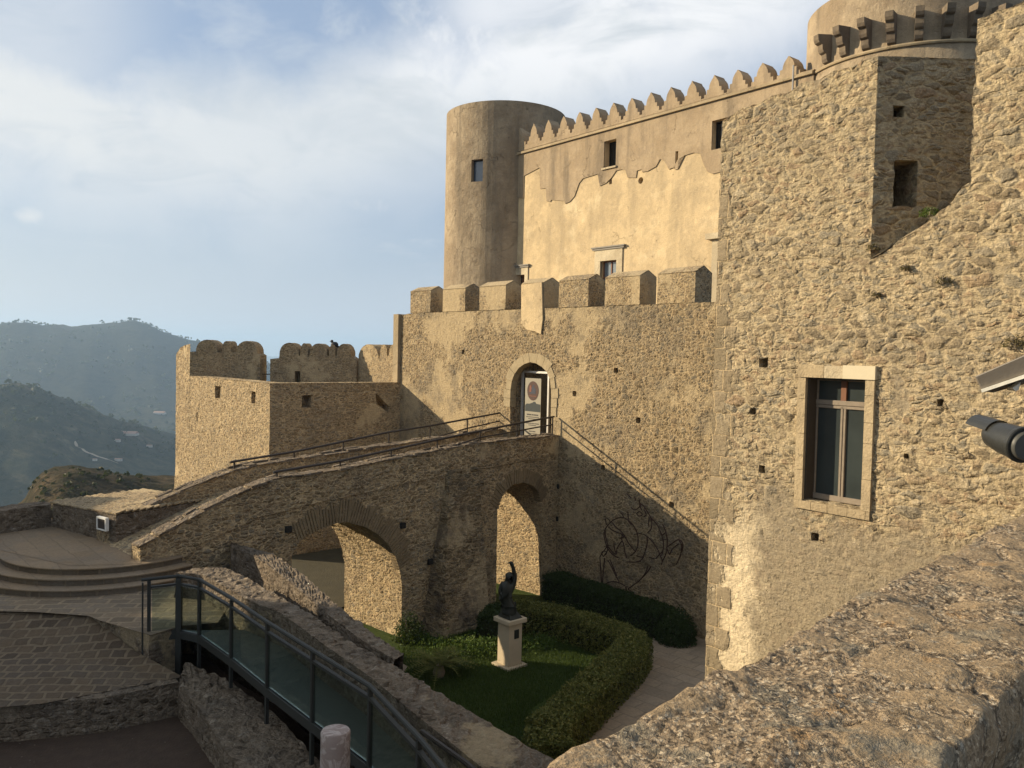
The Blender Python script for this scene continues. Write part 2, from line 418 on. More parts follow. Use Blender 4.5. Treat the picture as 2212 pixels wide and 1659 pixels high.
# ------------------------------------------------------------------ stone and plaster
M = {}
M['castle'] = rubble('rubble_of_gate_wall', scale=4.2, flat=1.5, dscale=.042, plaster=.34, grey=.5, seed=1, edge=.10, small=1.9, bright=.94)
def right_extra(g, p, what, x):
    # object space of the wall: its base is 8 m below the camera; the foot keeps its old render, washed pale beside the quoins
    s_ = g.n('ShaderNodeSeparateXYZ', None, Vector=p); z = s_.outputs[2]
    u = g.vm('DOT_PRODUCT', p, (RW_D[0], RW_D[1], 0.0))
    if what == 'quoin':
        n_ = g.noise(p, 4.5, 4.0, .65); n2_ = g.noise(p, 1.3, 3.0, .6)
        uo = g.m('ADD', g.m('SUBTRACT', u, RW_U0), g.m('MULTIPLY', g.m('SUBTRACT', n_, .5), .10))
        zo = g.m('ADD', z, g.m('MULTIPLY', g.m('SUBTRACT', n_, .5), .09))
        vq = g.n('ShaderNodeCombineXYZ', None, X=uo, Y=zo, Z=0.0).outputs[0]
        br = g.n('ShaderNodeTexBrick', {'offset': .42, 'offset_frequency': 2, 'squash': .72, 'squash_frequency': 3}, Vector=vq, Scale=1.0, Color1=(0, 0, 0), Color2=(1, 1, 1), Mortar=(.5, .5, .5), Mortar_Size=.016, Mortar_Smooth=.5, Bias=0.0, Brick_Width=.50, Row_Height=.43)
        fac = br.outputs['Fac']; rn = br.outputs['Color']
        wid = g.m('ADD', g.m('MULTIPLY', g.sm(z, 9.3, 8.3), .30), g.m('MULTIPLY_ADD', n2_, .55, .06))
        wid = g.m('ADD', wid, g.m('MULTIPLY', g.m('GREATER_THAN', g.m('FRACT', g.m('DIVIDE', zo, .86)), .5), .20))
        mk = g.m('MULTIPLY', g.sm(g.m('SUBTRACT', uo, wid), .015, -.015), g.sm(g.noise(p, 2.2, 5.0, .7), .40, .46))
        mk = g.m('MULTIPLY', mk, g.sm(z, 12.6, 12.0))
        c = g.ramp(rn, [(0, (.17, .135, .085)), (.5, (.25, .20, .13)), (1, (.21, .165, .105))]); c = g.mix(g.m('MULTIPLY', fac, .85), c, (.44, .33, .19))
        return mk, c, g.m('MULTIPLY_ADD', fac, -.35, .45)
    if what == 'mask':
        zz = g.m('ADD', z, g.m('MULTIPLY', g.m('SUBTRACT', x, .5), 2.2)); zz = g.m('ADD', zz, g.m('MULTIPLY', g.m('SUBTRACT', g.noise(p, .9, 4.0, .6), .5), 2.6))
        return g.m('MULTIPLY', g.sm(zz, 5.5, 4.9), .95)
    uu = g.m('ADD', g.m('SUBTRACT', u, RW_U), g.m('MULTIPLY', g.m('SUBTRACT', g.noise(p, 1.7, 5.0, .65), .5), 1.5))
    k = g.m('MULTIPLY', g.sm(uu, .45, .75), g.sm(uu, 1.75, 1.25)); k = g.m('MULTIPLY', k, g.sm(z, 5.6, 4.4))
    return g.mix(g.m('MULTIPLY', k, .95), x, (.68, .56, .37))
_a = (-300-W0/2)/FPX; _l = math.hypot(_a, 1); RW_D = (-_a/_l, -1/_l); RW_U = -3.72; RW_U0 = -3.62
M['right'] = rubble('rubble_of_right_wall', scale=2.9, flat=2.2, dscale=.045, plaster=.10, grey=.22, seed=2, edge=.10, small=1.9, bright=1.16,
                    plaster_col=(.205,.168,.115), extra=right_extra, bigt=.48, ledge=.28, pebble=.22, warp=.30,
                    stone=((.21,.165,.105),(.35,.275,.17),(.34,.24,.145),(.41,.33,.205),(.29,.25,.18),(.27,.21,.13),(.50,.41,.27)), mortar=(.48,.38,.23))
M['bastion'] = rubble('rubble_of_bastion', scale=3.6, flat=2.2, dscale=.045, plaster=.12, grey=.2, seed=3, stain=(.20,.16,.11), small=1.8, bright=1.2)
M['bastop'] = rubble('rubble_of_swallow_merlons', scale=4.6, flat=2.2, dscale=.022, plaster=.25, grey=.3, seed=8, stain=(.20,.16,.11), small=1.8, bright=1.05)
M['ramp'] = rubble('dark_rubble_of_ramp', scale=3.4, flat=1.9, dscale=.05, plaster=.12, grey=.4, seed=4, bright=1.22, stain=(.14,.11,.075), small=2.0)
M['butt'] = rubble('buttress_rubble', scale=2.4, flat=2.6, dscale=.075, plaster=.25, grey=.75, seed=11, bright=.95, stain=(.115,.09,.07), ledge=.5, small=1.7)
M['low'] = rubble('grey_rubble_of_low_walls', scale=4.6, flat=1.5, dscale=.055, plaster=.12, grey=.4, seed=5, bright=.80, stain=(.13,.11,.09), small=1.8, ledge=.4,
                  stone=((.12,.09,.06),(.32,.25,.175),(.42,.34,.25),(.2,.155,.11),(.50,.42,.32)), mortar=(.26,.20,.14))
M['cut'] = rubble('weathered_cut_stone', scale=1.2, flat=1.0, dscale=.012, plaster=.1, grey=.5, seed=6, stone=((.24,.19,.125),(.31,.25,.165),(.27,.22,.15)), mortar=(.26,.21,.14))
M['merlon'] = rubble('rubble_of_merlons', scale=4.2, flat=1.5, dscale=.025, plaster=.55, grey=.4, seed=7)
M['pl_up'] = plaster('grey_brown_render', (.37,.285,.185), (.31,.235,.15), (.17,.135,.095), .8, 1)
M['pl_low'] = plaster('pale_ochre_render', (.54,.415,.245), (.44,.34,.205), (.27,.215,.14), .45, 2, pale=(.63,.51,.32))
M['pl_tow'] = plaster('weathered_tower_render', (.38,.30,.20), (.28,.215,.14), (.17,.14,.10), .65, 3, bd=.03)
M['dress'] = plaster('pale_dressed_stone', (.52,.44,.30), (.40,.33,.22), (.30,.25,.18), .3, 4)
M['dressold'] = plaster('worn_dressed_stone', (.40,.315,.195), (.32,.25,.155), (.22,.18,.12), .4, 5)
M['corb'] = plaster('dark_corbel_stone', (.19,.15,.105), (.14,.11,.08), (.09,.075,.055), .5, 8)
M['brick'] = plaster('ochre_arch_brick', (.24,.18,.105), (.18,.135,.08), (.13,.10,.06), .2, 6)
M['steel'] = simple('dark_brown_steel', (.045,.035,.028), .55, .3)
M['dsteel'] = simple('dark_green_grey_steel', (.030,.031,.027), .6, .0)
M['galv'] = simple('pale_metal', (.42,.40,.37), .45, .6)
M['wood'] = simple('weathered_wood', (.22,.18,.135), .8, 0, .35, 9, .006)
M['woodred'] = simple('red_brown_wood', (.17,.075,.04), .7)
M['dark'] = simple('dark_interior', (.018,.016,.013), .9)
M['bronze'] = simple('dark_bronze', (.035,.037,.030), .5, .5)
M['lead'] = simple('grey_cornice_lead', (.20,.18,.15), .7)

def glassy(name, tint, t=.35, rough=.03):
    m, g = new_mat(name)
    fr = g.n('ShaderNodeFresnel', None, IOR=1.5)
    tr = g.n('ShaderNodeBsdfTransparent', None, Color=tint); gl = g.n('ShaderNodeBsdfGlossy', None, Color=(.8, .82, .80), Roughness=rough)
    a = g.n('ShaderNodeMixShader'); g.put(a.inputs[0], g.m('MULTIPLY', fr.outputs[0], t*2.6, clamp=True)); g.put(a.inputs[1], tr.outputs[0]); g.put(a.inputs[2], gl.outputs[0])
    o = g.n('ShaderNodeOutputMaterial'); g.put(o.inputs['Surface'], a.outputs[0]); return m
M['glass'] = glassy('greenish_balustrade_glass', (.76, .83, .80), .17)
M['pane'] = simple('dark_window_glass', (.012,.014,.014), .06, 0, .2, 2, 0.0, .7)

# ------------------------------------------------------------------ wall frames (right-handed world, camera at the origin, metres)
def frame_vp(px, Y, vx):
    a = (vx-W0/2)/FPX; d = Vector((-a, -1.0)).normalized()     # away from its left vanishing point
    p = at_y(px, 745+.022*(px-1106), Y)
    return Frame((p.x, p.y), (d.x, d.y))
FG = frame_vp(1150, 28.0, -460)         # gate wall
FK = frame_vp(1113, 50.3, -316)         # keep
FW = frame_vp(1890, 14.0, -300)         # big wall on the right
ZG = -7.8                               # garden level
ZP = -4.50; ZL = -4.90                  # plaza and lower paving

# ================================================================== GATE WALL
P = FG.pts
ul = FG.uz(856, 700)[0]
top = P([(856, 679), (868, 681), (888, 677), (955, 674), (1035, 670), (1124, 667), (1207, 664), (1306, 661), (1412, 657), (1540, 653)])
ztop = sum(z for u, z in top[3:])/7
outer = [(ul, -9.0)] + [(9.5, -9.0), (9.5, ztop)] + [(u, ztop if i > 1 else ztop-.05) for i, (u, z) in enumerate(top)][::-1]
door = P([(1190, 946), (1190, 900), (1191, 850), (1190, 825), (1184, 806), (1174, 795), (1165, 788), (1156, 784), (1146, 782), (1132, 787), (1118, 797), (1107, 816), (1103, 840), (1102, 880), (1102, 946)])
zd = min(z for u, z in door); door = [(u, zd if i in (0, len(door)-1) else z) for i, (u, z) in enumerate(door)]
def hole(fr, x, y, s, h=None):
    u, z = fr.uz(x, y); h = h or s
    return ([(u-s/2, z-h/2), (u+s/2, z-h/2), (u+s/2, z+h/2), (u-s/2, z+h/2)], .35)
holes = [(door, None)] + [hole(FG, x, y, .15) for x, y in ((1240, 850), (1378, 908), (1302, 1010), (1450, 1090), (1330, 800), (1000, 760))]
mg = Mesher(.105)
mg.solid(FG.P, outer, 1.3, holes, cell=None)
gw = thing('gate_wall', FG.P(0, .6, -8.0), 'tall rubble curtain wall with an arched gateway, under seven square merlons', 'castle wall')
mg.build('wall', M['castle'], gw)
# merlons: pentagonal section run along the wall
mer = [(887, 930, 955, 627), (956, 1004, 1035, 622), (1036, 1092, 1124, 616), (1126, 1174, 1207, 611), (1208, 1271, 1306, 605), (1307, 1381, 1412, 598), (1421, 1502, 1533, 590)]
for i, (xa, xb, xs, yt) in enumerate(mer):
    u0, z1 = FG.uz(xa, yt); u1 = FG.uz(xb, yt)[0]
    z1 = 2.33
    mm = Mesher(.105)
    D = .78; sec = [(0, ztop-.002), (0, z1), (D/2, z1+.19), (D, z1), (D, ztop-.002)]
    sec = [(v+.02*(i % 2), z) for v, z in sec]
    f = lambda a, v, b: FG.P(v, a, b)
    mm.ngon(lambda a, v, b: FG.P(u0, a, b), [(a, 0, b) for a, b in sec][::-1])
    mm.ngon(lambda a, v, b: FG.P(u1, a, b), [(a, 0, b) for a, b in sec])
    for k in range(len(sec)):
        (a, b), (c, d) = sec[k], sec[(k+1) % len(sec)]
        mm.ngon(FG.P, [(u0, a, b), (u0, c, d), (u1, c, d), (u1, a, b)][::-1])
    mo = mm.build('merlon', M['merlon'], gw)
    # flat coping slabs on both slopes
    s = Soup()
    for (a, b), (c, d) in ((sec[1], sec[2]), (sec[2], sec[3])):
        t = Vector((0, c-a, d-b)).normalized(); nrm = Vector((0, -t.z, t.y))
        pa = [FG.P(u0-.008, a, b), FG.P(u1+.008, a, b), FG.P(u1+.008, c, d), FG.P(u0-.008, c, d)]
        s.prism(pa, FG.e*(nrm.y*.025)+Vector((0, 0, nrm.z*.025)))
    s.build('coping', M['merlon'], mo)
# voussoirs round the gateway, proud of the wall
cx = (door[0][0]+door[-1][0])/2
s = Soup(); arc = door[2:-2]
def ringstones(s, fr, arc, wd_, proud, n, gap=.02, back=.3, jit=.0, rs=None):
    rs = rs or random.Random(3)
    L = [0]
    for a, b in zip(arc, arc[1:]): L.append(L[-1]+math.hypot(b[0]-a[0], b[1]-a[1]))
    def at(t):
        t = max(0, min(L[-1], t)); k = 0
        while k < len(L)-2 and L[k+1] < t: k += 1
        w = (t-L[k])/max(1e-6, L[k+1]-L[k]); a, b = arc[k], arc[k+1]
        # outward normal: smooth, from a blend of neighbouring segments
        i0 = max(0, k-1); i1 = min(len(arc)-1, k+2)
        tx, tz = arc[i1][0]-arc[i0][0], arc[i1][1]-arc[i0][1]; m_ = math.hypot(tx, tz)
        return a[0]+(b[0]-a[0])*w, a[1]+(b[1]-a[1])*w, tz/m_, -tx/m_
    for i in range(n):
        t0 = L[-1]*i/n + gap/2; t1 = L[-1]*(i+1)/n - gap/2
        w = wd_*(1+rs.uniform(-jit, jit)); pv = proud*(1+rs.uniform(-.4, .4))
        x0, z0, a0, b0 = at(t0); x1, z1, a1, b1 = at(t1)
        q = [(x0, z0), (x1, z1), (x1+a1*w, z1+b1*w), (x0+a0*w, z0+b0*w)]
        s.prism([fr.P(a, -pv, b) for a, b in q], fr.e*(pv+back))
ringstones(s, FG, [(u+(0), z) for u, z in door[1:-1]], .30, .012, 15, .012, .25, .30)
# the arch normal must point outward (arc runs right to left over the top)
s.build('arch_surround', simple('worn_arch_stone', (.33, .265, .165), .9, 0, .35, 4, .02, .1), gw)
# pale remnant of smooth render under the fourth merlon and the left pilaster
rem = P([(1128, 615), (1172, 610), (1174, 690), (1170, 722), (1158, 716), (1140, 712), (1128, 700)])
m2 = Mesher(.2); m2.solid(lambda u, v, z: FG.P(u, v-.045, z), rem, .05, back=False); m2.build('render_remnant', M['pl_low'], gw)
m2 = Mesher(.15); u0 = FG.uz(856, 679)[0]
m2.box(FG.P, u0-.02, u0+.34, -.12, .3, -9.0, ztop-.03); m2.build('pilaster', M['dressold'], gw)
s = Soup(); s.fbox(FG, door[0][0]-3.0+(-1.6), door[0][0]+.15, 2.7, 2.9, zd-.1, 1.3); s.build('gateway_shade_wall', M['dressold'], gw)  # added wall behind the gateway, keeps the view through it dark
# iron-barred gate leaves and frame inside the arch
gt = thing('barred_gate', FG.P((door[0][0]+door[-1][0])/2, .5, zd), 'open barred metal gate standing inside the arched gateway', 'gate')
ua, ub = FG.uz(1127, 900, .35)[0], FG.uz(1184, 900, .35)[0]; zt = FG.uz(1156, 806, .35)[1]
s = Soup()
for u in (ua, ub): s.fbox(FG, u-.035, u+.035, .32, .39, zd, zt)
s.fbox(FG, ua-.035, ub+.035, .32, .39, zt, zt+.07); s.build('gate_frame', M['galv'], gt)
for sgn, uu in ((-1, ua), (1, ub)):
    s = Soup()
    for k in range(13):
        z = zd+.12+k*(zt-zd-.2)/12; s.tube([FG.P(uu, .40, z), FG.P(uu+sgn*.16, .75, z)], .012, 5)
    for k in range(4): s.tube([FG.P(uu+sgn*(.03+.045*k), .43+.1*k, zd+.05), FG.P(uu+sgn*(.03+.045*k), .43+.1*k, zt-.05)], .012, 5)
    s.build('gate_leaf', M['steel'], gt)
s = Soup()
for k in range(7):
    u = ua+(ub-ua)*(k+.5)/7; s.tube([FG.P(u, .42, zt+.07), FG.P(u, .42, zt+.45)], .012, 5)
s.tube([FG.P(ua, .42, zt+.3), FG.P(ub, .42, zt+.3)], .012, 5)
s.build('top_bars', M['steel'], gt)

# ================================================================== LOWER COURT behind the gate
s = Soup()
a = FG.P(-9, 1.2, 0); b = FG.P(10, 1.2, 0); c = FK.P(26, -1, 0); d = FK.P(-4, -1, 0)
s.quad(*[(p.x, p.y, zd-.03) for p in (a, b, c, d)])
struct(s.build('courtyard_ground', simple('courtyard_paving', (.25, .2, .14), .9, 0, .3, 2)))

# ================================================================== KEEP
P = FK.pts
zs0 = 11.9
uk0 = FK.uz(1113, 340)[0]; uk1 = FK.uz(1736, 165)[0]+.5
kt = thing('castle_keep', FK.P(9, .5, zd), 'plastered castle keep with stepped merlons behind the gate wall, pale below and brown above', 'castle')
def rect(fr, x0, y0, x1, y1, dep=.35):
    a = fr.uz(x0, (y0+y1)/2)[0]; b = fr.uz(x1, (y0+y1)/2)[0]; z1 = fr.uz((x0+x1)/2, y0)[1]; z0 = fr.uz((x0+x1)/2, y1)[1]
    return ([(a, z0), (b, z0), (b, z1), (a, z1)], dep)
wu1 = rect(FK, 1306, 303, 1332, 361, .55)      # upper window
wu2 = rect(FK, 1539, 258, 1572, 321, .4)
wl1 = rect(FK, 1297, 563, 1332, 640, .45)      # framed lower window
wl2 = rect(FK, 1113, 594, 1134, 650, .45)
slit = rect(FK, 1460, 327, 1466, 366, .4)
lamp_ = rect(FK, 1316, 372, 1322, 398, .3)
rnd = []
ucx, zcx = FK.uz(1384, 390)
rnd = ([(ucx+.17*math.cos(t*PI/6), zcx+.17*math.sin(t*PI/6)) for t in range(12)], .3)
zb = zd-.2
ztopk = zs0+1.05
hs = [wu1, wu2, wl1, wl2, slit, lamp_, rnd]
mk = Mesher((.5))
mk.solid(FK.P, [(uk0, zb), (uk1, zb), (uk1, ztopk-.98), (uk0, ztopk-.98)], 1.4, hs)
mk.build('wall', M['pl_low'], kt)
# upper coat of render, 4 cm proud, its lower edge traced from the wall
low = [(1112, 380), (1117, 380), (1117, 428), (1132, 428), (1133, 380), (1167, 362), (1168, 408), (1180, 407), (1182, 435), (1190, 436), (1192, 432), (1220, 434), (1222, 440), (1232, 436), (1242, 424),
       (1252, 396), (1260, 386), (1292, 376), (1297, 402), (1310, 396), (1322, 384), (1332, 369), (1345, 366), (1352, 368), (1357, 384), (1375, 384), (1377, 369), (1387, 366), (1388, 372), (1400, 370), (1418, 360), (1427, 344), (1436, 348),
       (1446, 366), (1456, 362), (1466, 344), (1480, 336), (1500, 330), (1514, 332), (1520, 352), (1530, 372), (1540, 376), (1580, 366), (1650, 350), (1736, 330)]
lo = P(low); lo[0] = (uk0, lo[0][1]); lo[-1] = (uk1, lo[-1][1])
up = lo + [(uk1, ztopk-.98), (uk0, ztopk-.98)]
def inside_holes(hh): return [(h[0], .03) for h in hh]
mu = Mesher(.6)
FKp = lambda u, v, z: FK.P(u, v-.05, z)
mu.face(FKp, up, [wu1[0], wu2[0], slit[0]])
mu.sides(FKp, up, 0, .05)
for h in (wu1, wu2, slit): mu.sides(FKp, h[0], 0, .06, inward=True)
mu.build('upper_render', M['pl_up'], kt)
# string course
s = Soup(); s.fbox(FK, uk0, uk1, -.17, 0, zs0-.06, zs0+.07); s.build('string_course', M['dressold'], kt)
# merlons
xs = [1125, 1155, 1183, 1214, 1249, 1283, 1319, 1355, 1396, 1437, 1481, 1533, 1586, 1642, 1701]
us = [FK.uz(x, 250)[0] for x in xs]
ua_, ub_ = us[0], us[-1]
zb_ = zs0+.42
s = Soup()
s.prism([FK.P(uk0, -.045, ztopk-.9), FK.P(uk1, -.045, ztopk-.9), FK.P(uk1, -.045, zs0+.10), FK.P(uk0, -.045, zs0+.47)], FK.e*.8); s.build('parapet', M['pl_up'], kt)
for k in range(15):
    u = ua_+(ub_-ua_)*k/14; jz = random.uniform(-.05, .05)
    w = .56
    hv = random.uniform(-.03, .03)
    half = [(w, 0), (w, .24+hv), (w*.76, .25+hv), (w*.75, .48+hv), (w*.52, .49+hv), (w*.49, .66), (w*.40, .82), (w*.25, .96), (w*.11, 1.05), (w*.08, 1.10)]
    prof = [(-a, b) for a, b in half]+[(0, 1.15+jz*.8)]+half[::-1]
    f_ = (u-uk0)/(uk1-uk0); hk = 1.0-.2*f_; zk = zs0+.47-.37*f_
    s = Soup(); s.prism([FK.P(u+a, -.048, zk-.04+b*hk) for a, b in prof], FK.e*.72)
    o = s.build('merlon', M['pl_up'], kt)
# windows of the keep
def window(fr, parent, rc, dep, fmat, mull=1, trans=(), sur=None, sill=False, pane=None):
    (a, z0), (b, _), (_, z1), _ = rc
    w = Soup(); t = .06
    w.fbox(fr, a, b, dep-.09, dep-.02, z1-t, z1); w.fbox(fr, a, b, dep-.09, dep-.02, z0, z0+t)
    w.fbox(fr, a, a+t, dep-.09, dep-.02, z0, z1); w.fbox(fr, b-t, b, dep-.09, dep-.02, z0, z1)
    for k in range(mull):
        u = a+(b-a)*(k+1)/(mull+1); w.fbox(fr, u-.035, u+.035, dep-.095, dep-.02, z0, z1)
    for q in trans: w.fbox(fr, a, b, dep-.1, dep-.015, z0+(z1-z0)*q-.035, z0+(z1-z0)*q+.035)
    fo = w.build('window', fmat, parent)
    g_ = Soup(); g_.fbox(fr, a+.01, b-.01, dep-.05, dep-.035, z0+.01, z1-.01); g_.build('pane', pane or M['pane'], fo)
    if sur:
        q = Soup(); s_ = sur
        q.fbox(fr, a-s_, a, -.06, .1, z0, z1); q.fbox(fr, b, b+s_, -.06, .1, z0, z1); q.fbox(fr, a-s_, b+s_, -.065, .1, z1, z1+s_*1.4)
        q.build('surround', M['dress'], fo)
        q = Soup(); q.fbox(fr, a-s_*1.35, b+s_*1.35, -.12, .05, z1+s_*1.4, z1+s_*1.4+.10); q.fbox(fr, a-s_*1.5, b+s_*1.5, -.17, .05, z1+s_*1.4+.10, z1+s_*1.4+.17)
        q.build('cornice', M['lead'], fo)
    if sill:
        q = Soup(); q.fbox(fr, a-.08, b+.08, -.14, .12, z0-.09, z0); q.build('sill', M['dress'], fo)
    return fo
window(FK, kt, wu1[0], .45, M['dark'], 1, (), None, True)
window(FK, kt, wu2[0], .35, M['dark'], 0, (), None, False)
window(FK, kt, wl1[0], .30, M['woodred'], 1, (.55,), .42, False, simple('sky_lit_pane', (.16, .19, .21), .08, 0, .2, 2, 0, .8))
window(FK, kt, wl2[0], .30, M['woodred'], 1, (.6,), .3, False)
uq, zq = FK.uz(1532, 512)
s = Soup(); s.fbox(FK, uq, uq+1.6, -.3, 0, zq-.15, zq+.12); s.fbox(FK, uq+.25, uq+.6, -.1, 0, -1.0, zq-.15); s.build('doorway_surround', M['dress'], kt)
# lightning conductor and a small drain pipe
s = Soup(); s.tube([FK.P(uk1-.9, -.16, zs0+.5), FK.P(uk1-.9, -.16, zs0-1.6)], .04, 6); s.build('drain_pipe', M['galv'], kt)

# ------------------------------------------------------------------ left round tower (its window cut through the drum)
cL = at_y(1083, 745, 54.0); RL = 3.82
class Drum:
    def __init__(s, c, r): s.c = Vector((c[0], c[1], 0)); s.r = r
    def P(s, u, v, z):     # u = arc length, 0 faces the camera side (-Y)
        th = -PI/2 + u/s.r; r = s.r - v
        return s.c + Vector((r*math.cos(th), r*math.sin(th), z))
    def uz(s, px, py):
        d = ray(px, py); a = d.x**2+d.y**2; b = -2*(d.x*s.c.x+d.y*s.c.y); c_ = s.c.x**2+s.c.y**2-s.r**2
        q = max(0, b*b-4*a*c_); t = (-b-math.sqrt(q))/(2*a); Q = d*t
        th = math.atan2(Q.y-s.c.y, Q.x-s.c.x); return ((th+PI/2)*s.r, Q.z)
DL = Drum((cL.x, cL.y), RL); ztL = 15.05
tl = thing('round_tower', (cL.x, cL.y, zd), 'smooth plastered round tower with a single small window, left end of the keep', 'tower', 'round towers of the keep')
wt_ = rect(DL, 1018, 344, 1043, 392, .45)
md = Mesher((.35, .5, .5)); cc = 2*PI*RL/2
md.solid(DL.P, [(-cc, zb), (cc, zb), (cc, ztL), (-cc, ztL)], .6, [wt_], back=False)
md.face(IDF, [(DL.c.x+(RL-.02)*math.cos(k*PI/24), DL.c.y+(RL-.02)*math.sin(k*PI/24)) for k in range(48)]) if False else None
md.build('drum', M['pl_tow'], tl)
s = Soup(); s.lathe((DL.c.x, DL.c.y, 0), [(RL-.5, ztL-.35), (0.01, ztL-.35)], 32); s.build('roof', M['pl_up'], tl)
class Flat:
    def __init__(s, D, u0): s.D = D; th = -PI/2+u0/D.r; s.e = Vector((-math.cos(th), -math.sin(th), 0)); s.d = Vector((-math.sin(th), math.cos(th), 0)); s.o = D.P(u0, 0, 0); s.u0 = u0
    def P(s, u, v, z): return s.o+s.d*(u-s.u0)+s.e*v+Vector((0, 0, z))
ff = Flat(DL, (wt_[0][0][0]+wt_[0][1][0])/2)
window(ff, tl, wt_[0], .38, M['dark'], 0, (), None, False, simple('pale_tower_pane', (.10, .13, .17), .08, 0, .2, 2, 0, .8))

# ------------------------------------------------------------------ right round tower with corbels
cR = at_y(1952, 745, 35.6); RR = 4.35
DR = Drum((cR.x, cR.y), RR); ztR = 14.6
tr_ = thing('round_tower', (cR.x, cR.y, zd), 'round tower with a ring of stepped stone corbels, top right behind the rubble wall', 'tower', 'round towers of the keep')
s = Soup(); s.lathe((DR.c.x, DR.c.y, 0), [(RR+.75, 5.0), (RR+.08, zs0-.05), (RR, zs0+.05), (RR, ztR), (RR-.5, ztR), (RR-.5, ztR-.4), (0.01, ztR-.4)], 72); s.build('drum', M['pl_tow'], tr_, smooth=True)
s = Soup(); s.lathe((DR.c.x, DR.c.y, 0), [(RR, zs0-.07), (RR+.16, zs0-.06), (RR+.18, zs0), (RR+.14, zs0+.06), (RR, zs0+.07)], 72, cap=False); s.build('string_course', M['dressold'], tr_, smooth=True)
corb = [1742, 1757, 1785, 1825, 1886, 1952, 2013, 2070, 2100]
for k in range(16):
    th = R(-162)+k*R(12.0)
    er = Vector((math.cos(th), math.sin(th), 0)); et = Vector((-math.sin(th), math.cos(th), 0)); c0 = DR.c
    s = Soup(); w = .15
    prof = [(RR-.1, zs0+.12)]
    for j, (r0, z0_) in enumerate(((.24, .10), (.44, .46), (.66, .82))):
        h = .38; z = zs0+z0_
        prof += [(RR+r0-.17, z), (RR+r0-.06, z+.05), (RR+r0, z+.16), (RR+r0+.02, z+h-.02)]
    prof += [(RR-.1, zs0+1.26)]
    s.prism([c0+er*a-et*w+Vector((0, 0, b)) for a, b in prof], et*(2*w))
    s.build('corbel', M['corb'], tr_, bevel=.03)

# ================================================================== BIG WALL ON THE RIGHT
WL = thing('rubble_wall', FW.P(0, .8, -8), 'tall rough rubble wall with a framed casement window, nearest wall on the right', 'castle wall')
P = FW.pts
wz = P([(1722, 788), (1894, 790), (1740, 815), (1871, 818), (1733, 1076), (1865, 1100)])
wo0, wo1 = FW.uz(1727, 800)[0], FW.uz(1893, 800)[0]
wi0, wi1 = FW.uz(1743, 830)[0], FW.uz(1872, 830)[0]
wzt, wzb = FW.uz(1800, 817)[1], FW.uz(1800, 1089)[1]
wozt = FW.uz(1800, 789)[1]
wrect = [(wi0, wzb), (wi1, wzb), (wi1, wzt), (wi0, wzt)]
topL = P([(1555, 262), (1580, 248), (1602, 232), (1640, 222), (1668, 205), (1700, 200), (1730, 178), (1770, 170), (1800, 152), (1840, 142), (1870, 128), (1894, 121)])
corner_u = FW.uz(1890, 300)[0]
topL[-1] = (corner_u, topL[-1][1]); ulw = FW.uz(1545, 700)[0]; topL[0] = (ulw, topL[0][1])
led = P([(1880, 560), (1905, 548), (1940, 520), (1975, 500), (2010, 470), (2050, 440), (2075, 405), (2092, 398)])
led[0] = (corner_u, led[0][1])
topR = P([(2098, 220), (2105, 42), (2130, 36), (2155, 20), (2185, 14), (2212, 2)])
topR[0] = (led[-1][0]+.01, topR[0][1]); topR[1] = (led[-1][0]+.02, topR[1][1])
ue = FW.uz(2212, 600)[0]+3.0
outer = [(ulw, -8.3), (ue, -8.3), (ue, topR[-1][1]+.6)] + topR[::-1] + led[::-1] + topL[::-1]
put = [hole(FW, x, y, s_) for x, y, s_ in ((1648, 783, .17), (1626, 888, .13), (1645, 1014, .13), (1759, 1160, .13), (2030, 870, .10), (1957, 985, .07))]
def wmap(u, v, z):
    t = max(0.0, min(1.0, (z-.6)/.7)); e = (FW.e*(1-t)+Vector((1, .03, 0))*t).normalized()
    return FW.O+FW.d*u+e*v+Vector((0, 0, z))
mw = Mesher((.075, .12, .075))
n_out = len(outer)
# edge from topL[-1] down to led[0] (the corner) is replaced by the shaded face below
idx = None
for i in range(n_out):
    a, b = outer[i], outer[(i+1) % n_out]
    if abs(a[0]-corner_u) < 1e-6 and abs(b[0]-corner_u) < 1e-6: idx = i
mw.face(wmap, outer, [wrect]+[h[0] for h in put])
mw.sides(wmap, outer, 0, 1.8, skip=(idx, 0))
mw.sides(wmap, wrect, 0, .55, inward=True); mw.face(wmap, wrect, (), .55)
for lp, hd in put: mw.sides(wmap, lp, 0, hd, inward=True); mw.face(wmap, lp, (), hd)
cpt = FW.P(corner_u, 0, 0)
FS = Frame((cpt.x, cpt.y), (1, .03))
zc0, zc1 = led[0][1], topL[-1][1]
h1 = rect(FS, 1932, 347, 1981, 446, .9); h2 = rect(FS, 1930, 229, 1953, 252, .5)
su = FS.uz(2130, 300)[0]
mw.solid(FS.P, [(0, zc0), (su, zc0), (su, zc1), (0, zc1)], .9, [h1, h2], skip=(0, 1, 2, 3), back=False)
mw.build('wall', M['right'], WL)
# top of the upper block, so that no gap shows from the side
s = Soup(); A = FW.P(ulw, .02, topL[0][1]-.1); B = FW.P(corner_u, .02, zc1-.02)
s.quad(A, B, B+Vector((1.8, .05, 0)), A+Vector((1.8, .05, 0))); s.build('wall_top', M['right'], WL)
# sloping rubble on the ledge beside the upper block
mq = Mesher(.1)
pa = [FW.P(u, .0, z) for u, z in led]; 
sl_ = Soup()
for a, b in zip(pa, pa[1:]): sl_.quad(a, b, b+Vector((1.2, .4, .75)), a+Vector((1.2, .4, .75)))
sl_.build('rubble_slope', M['right'], WL)
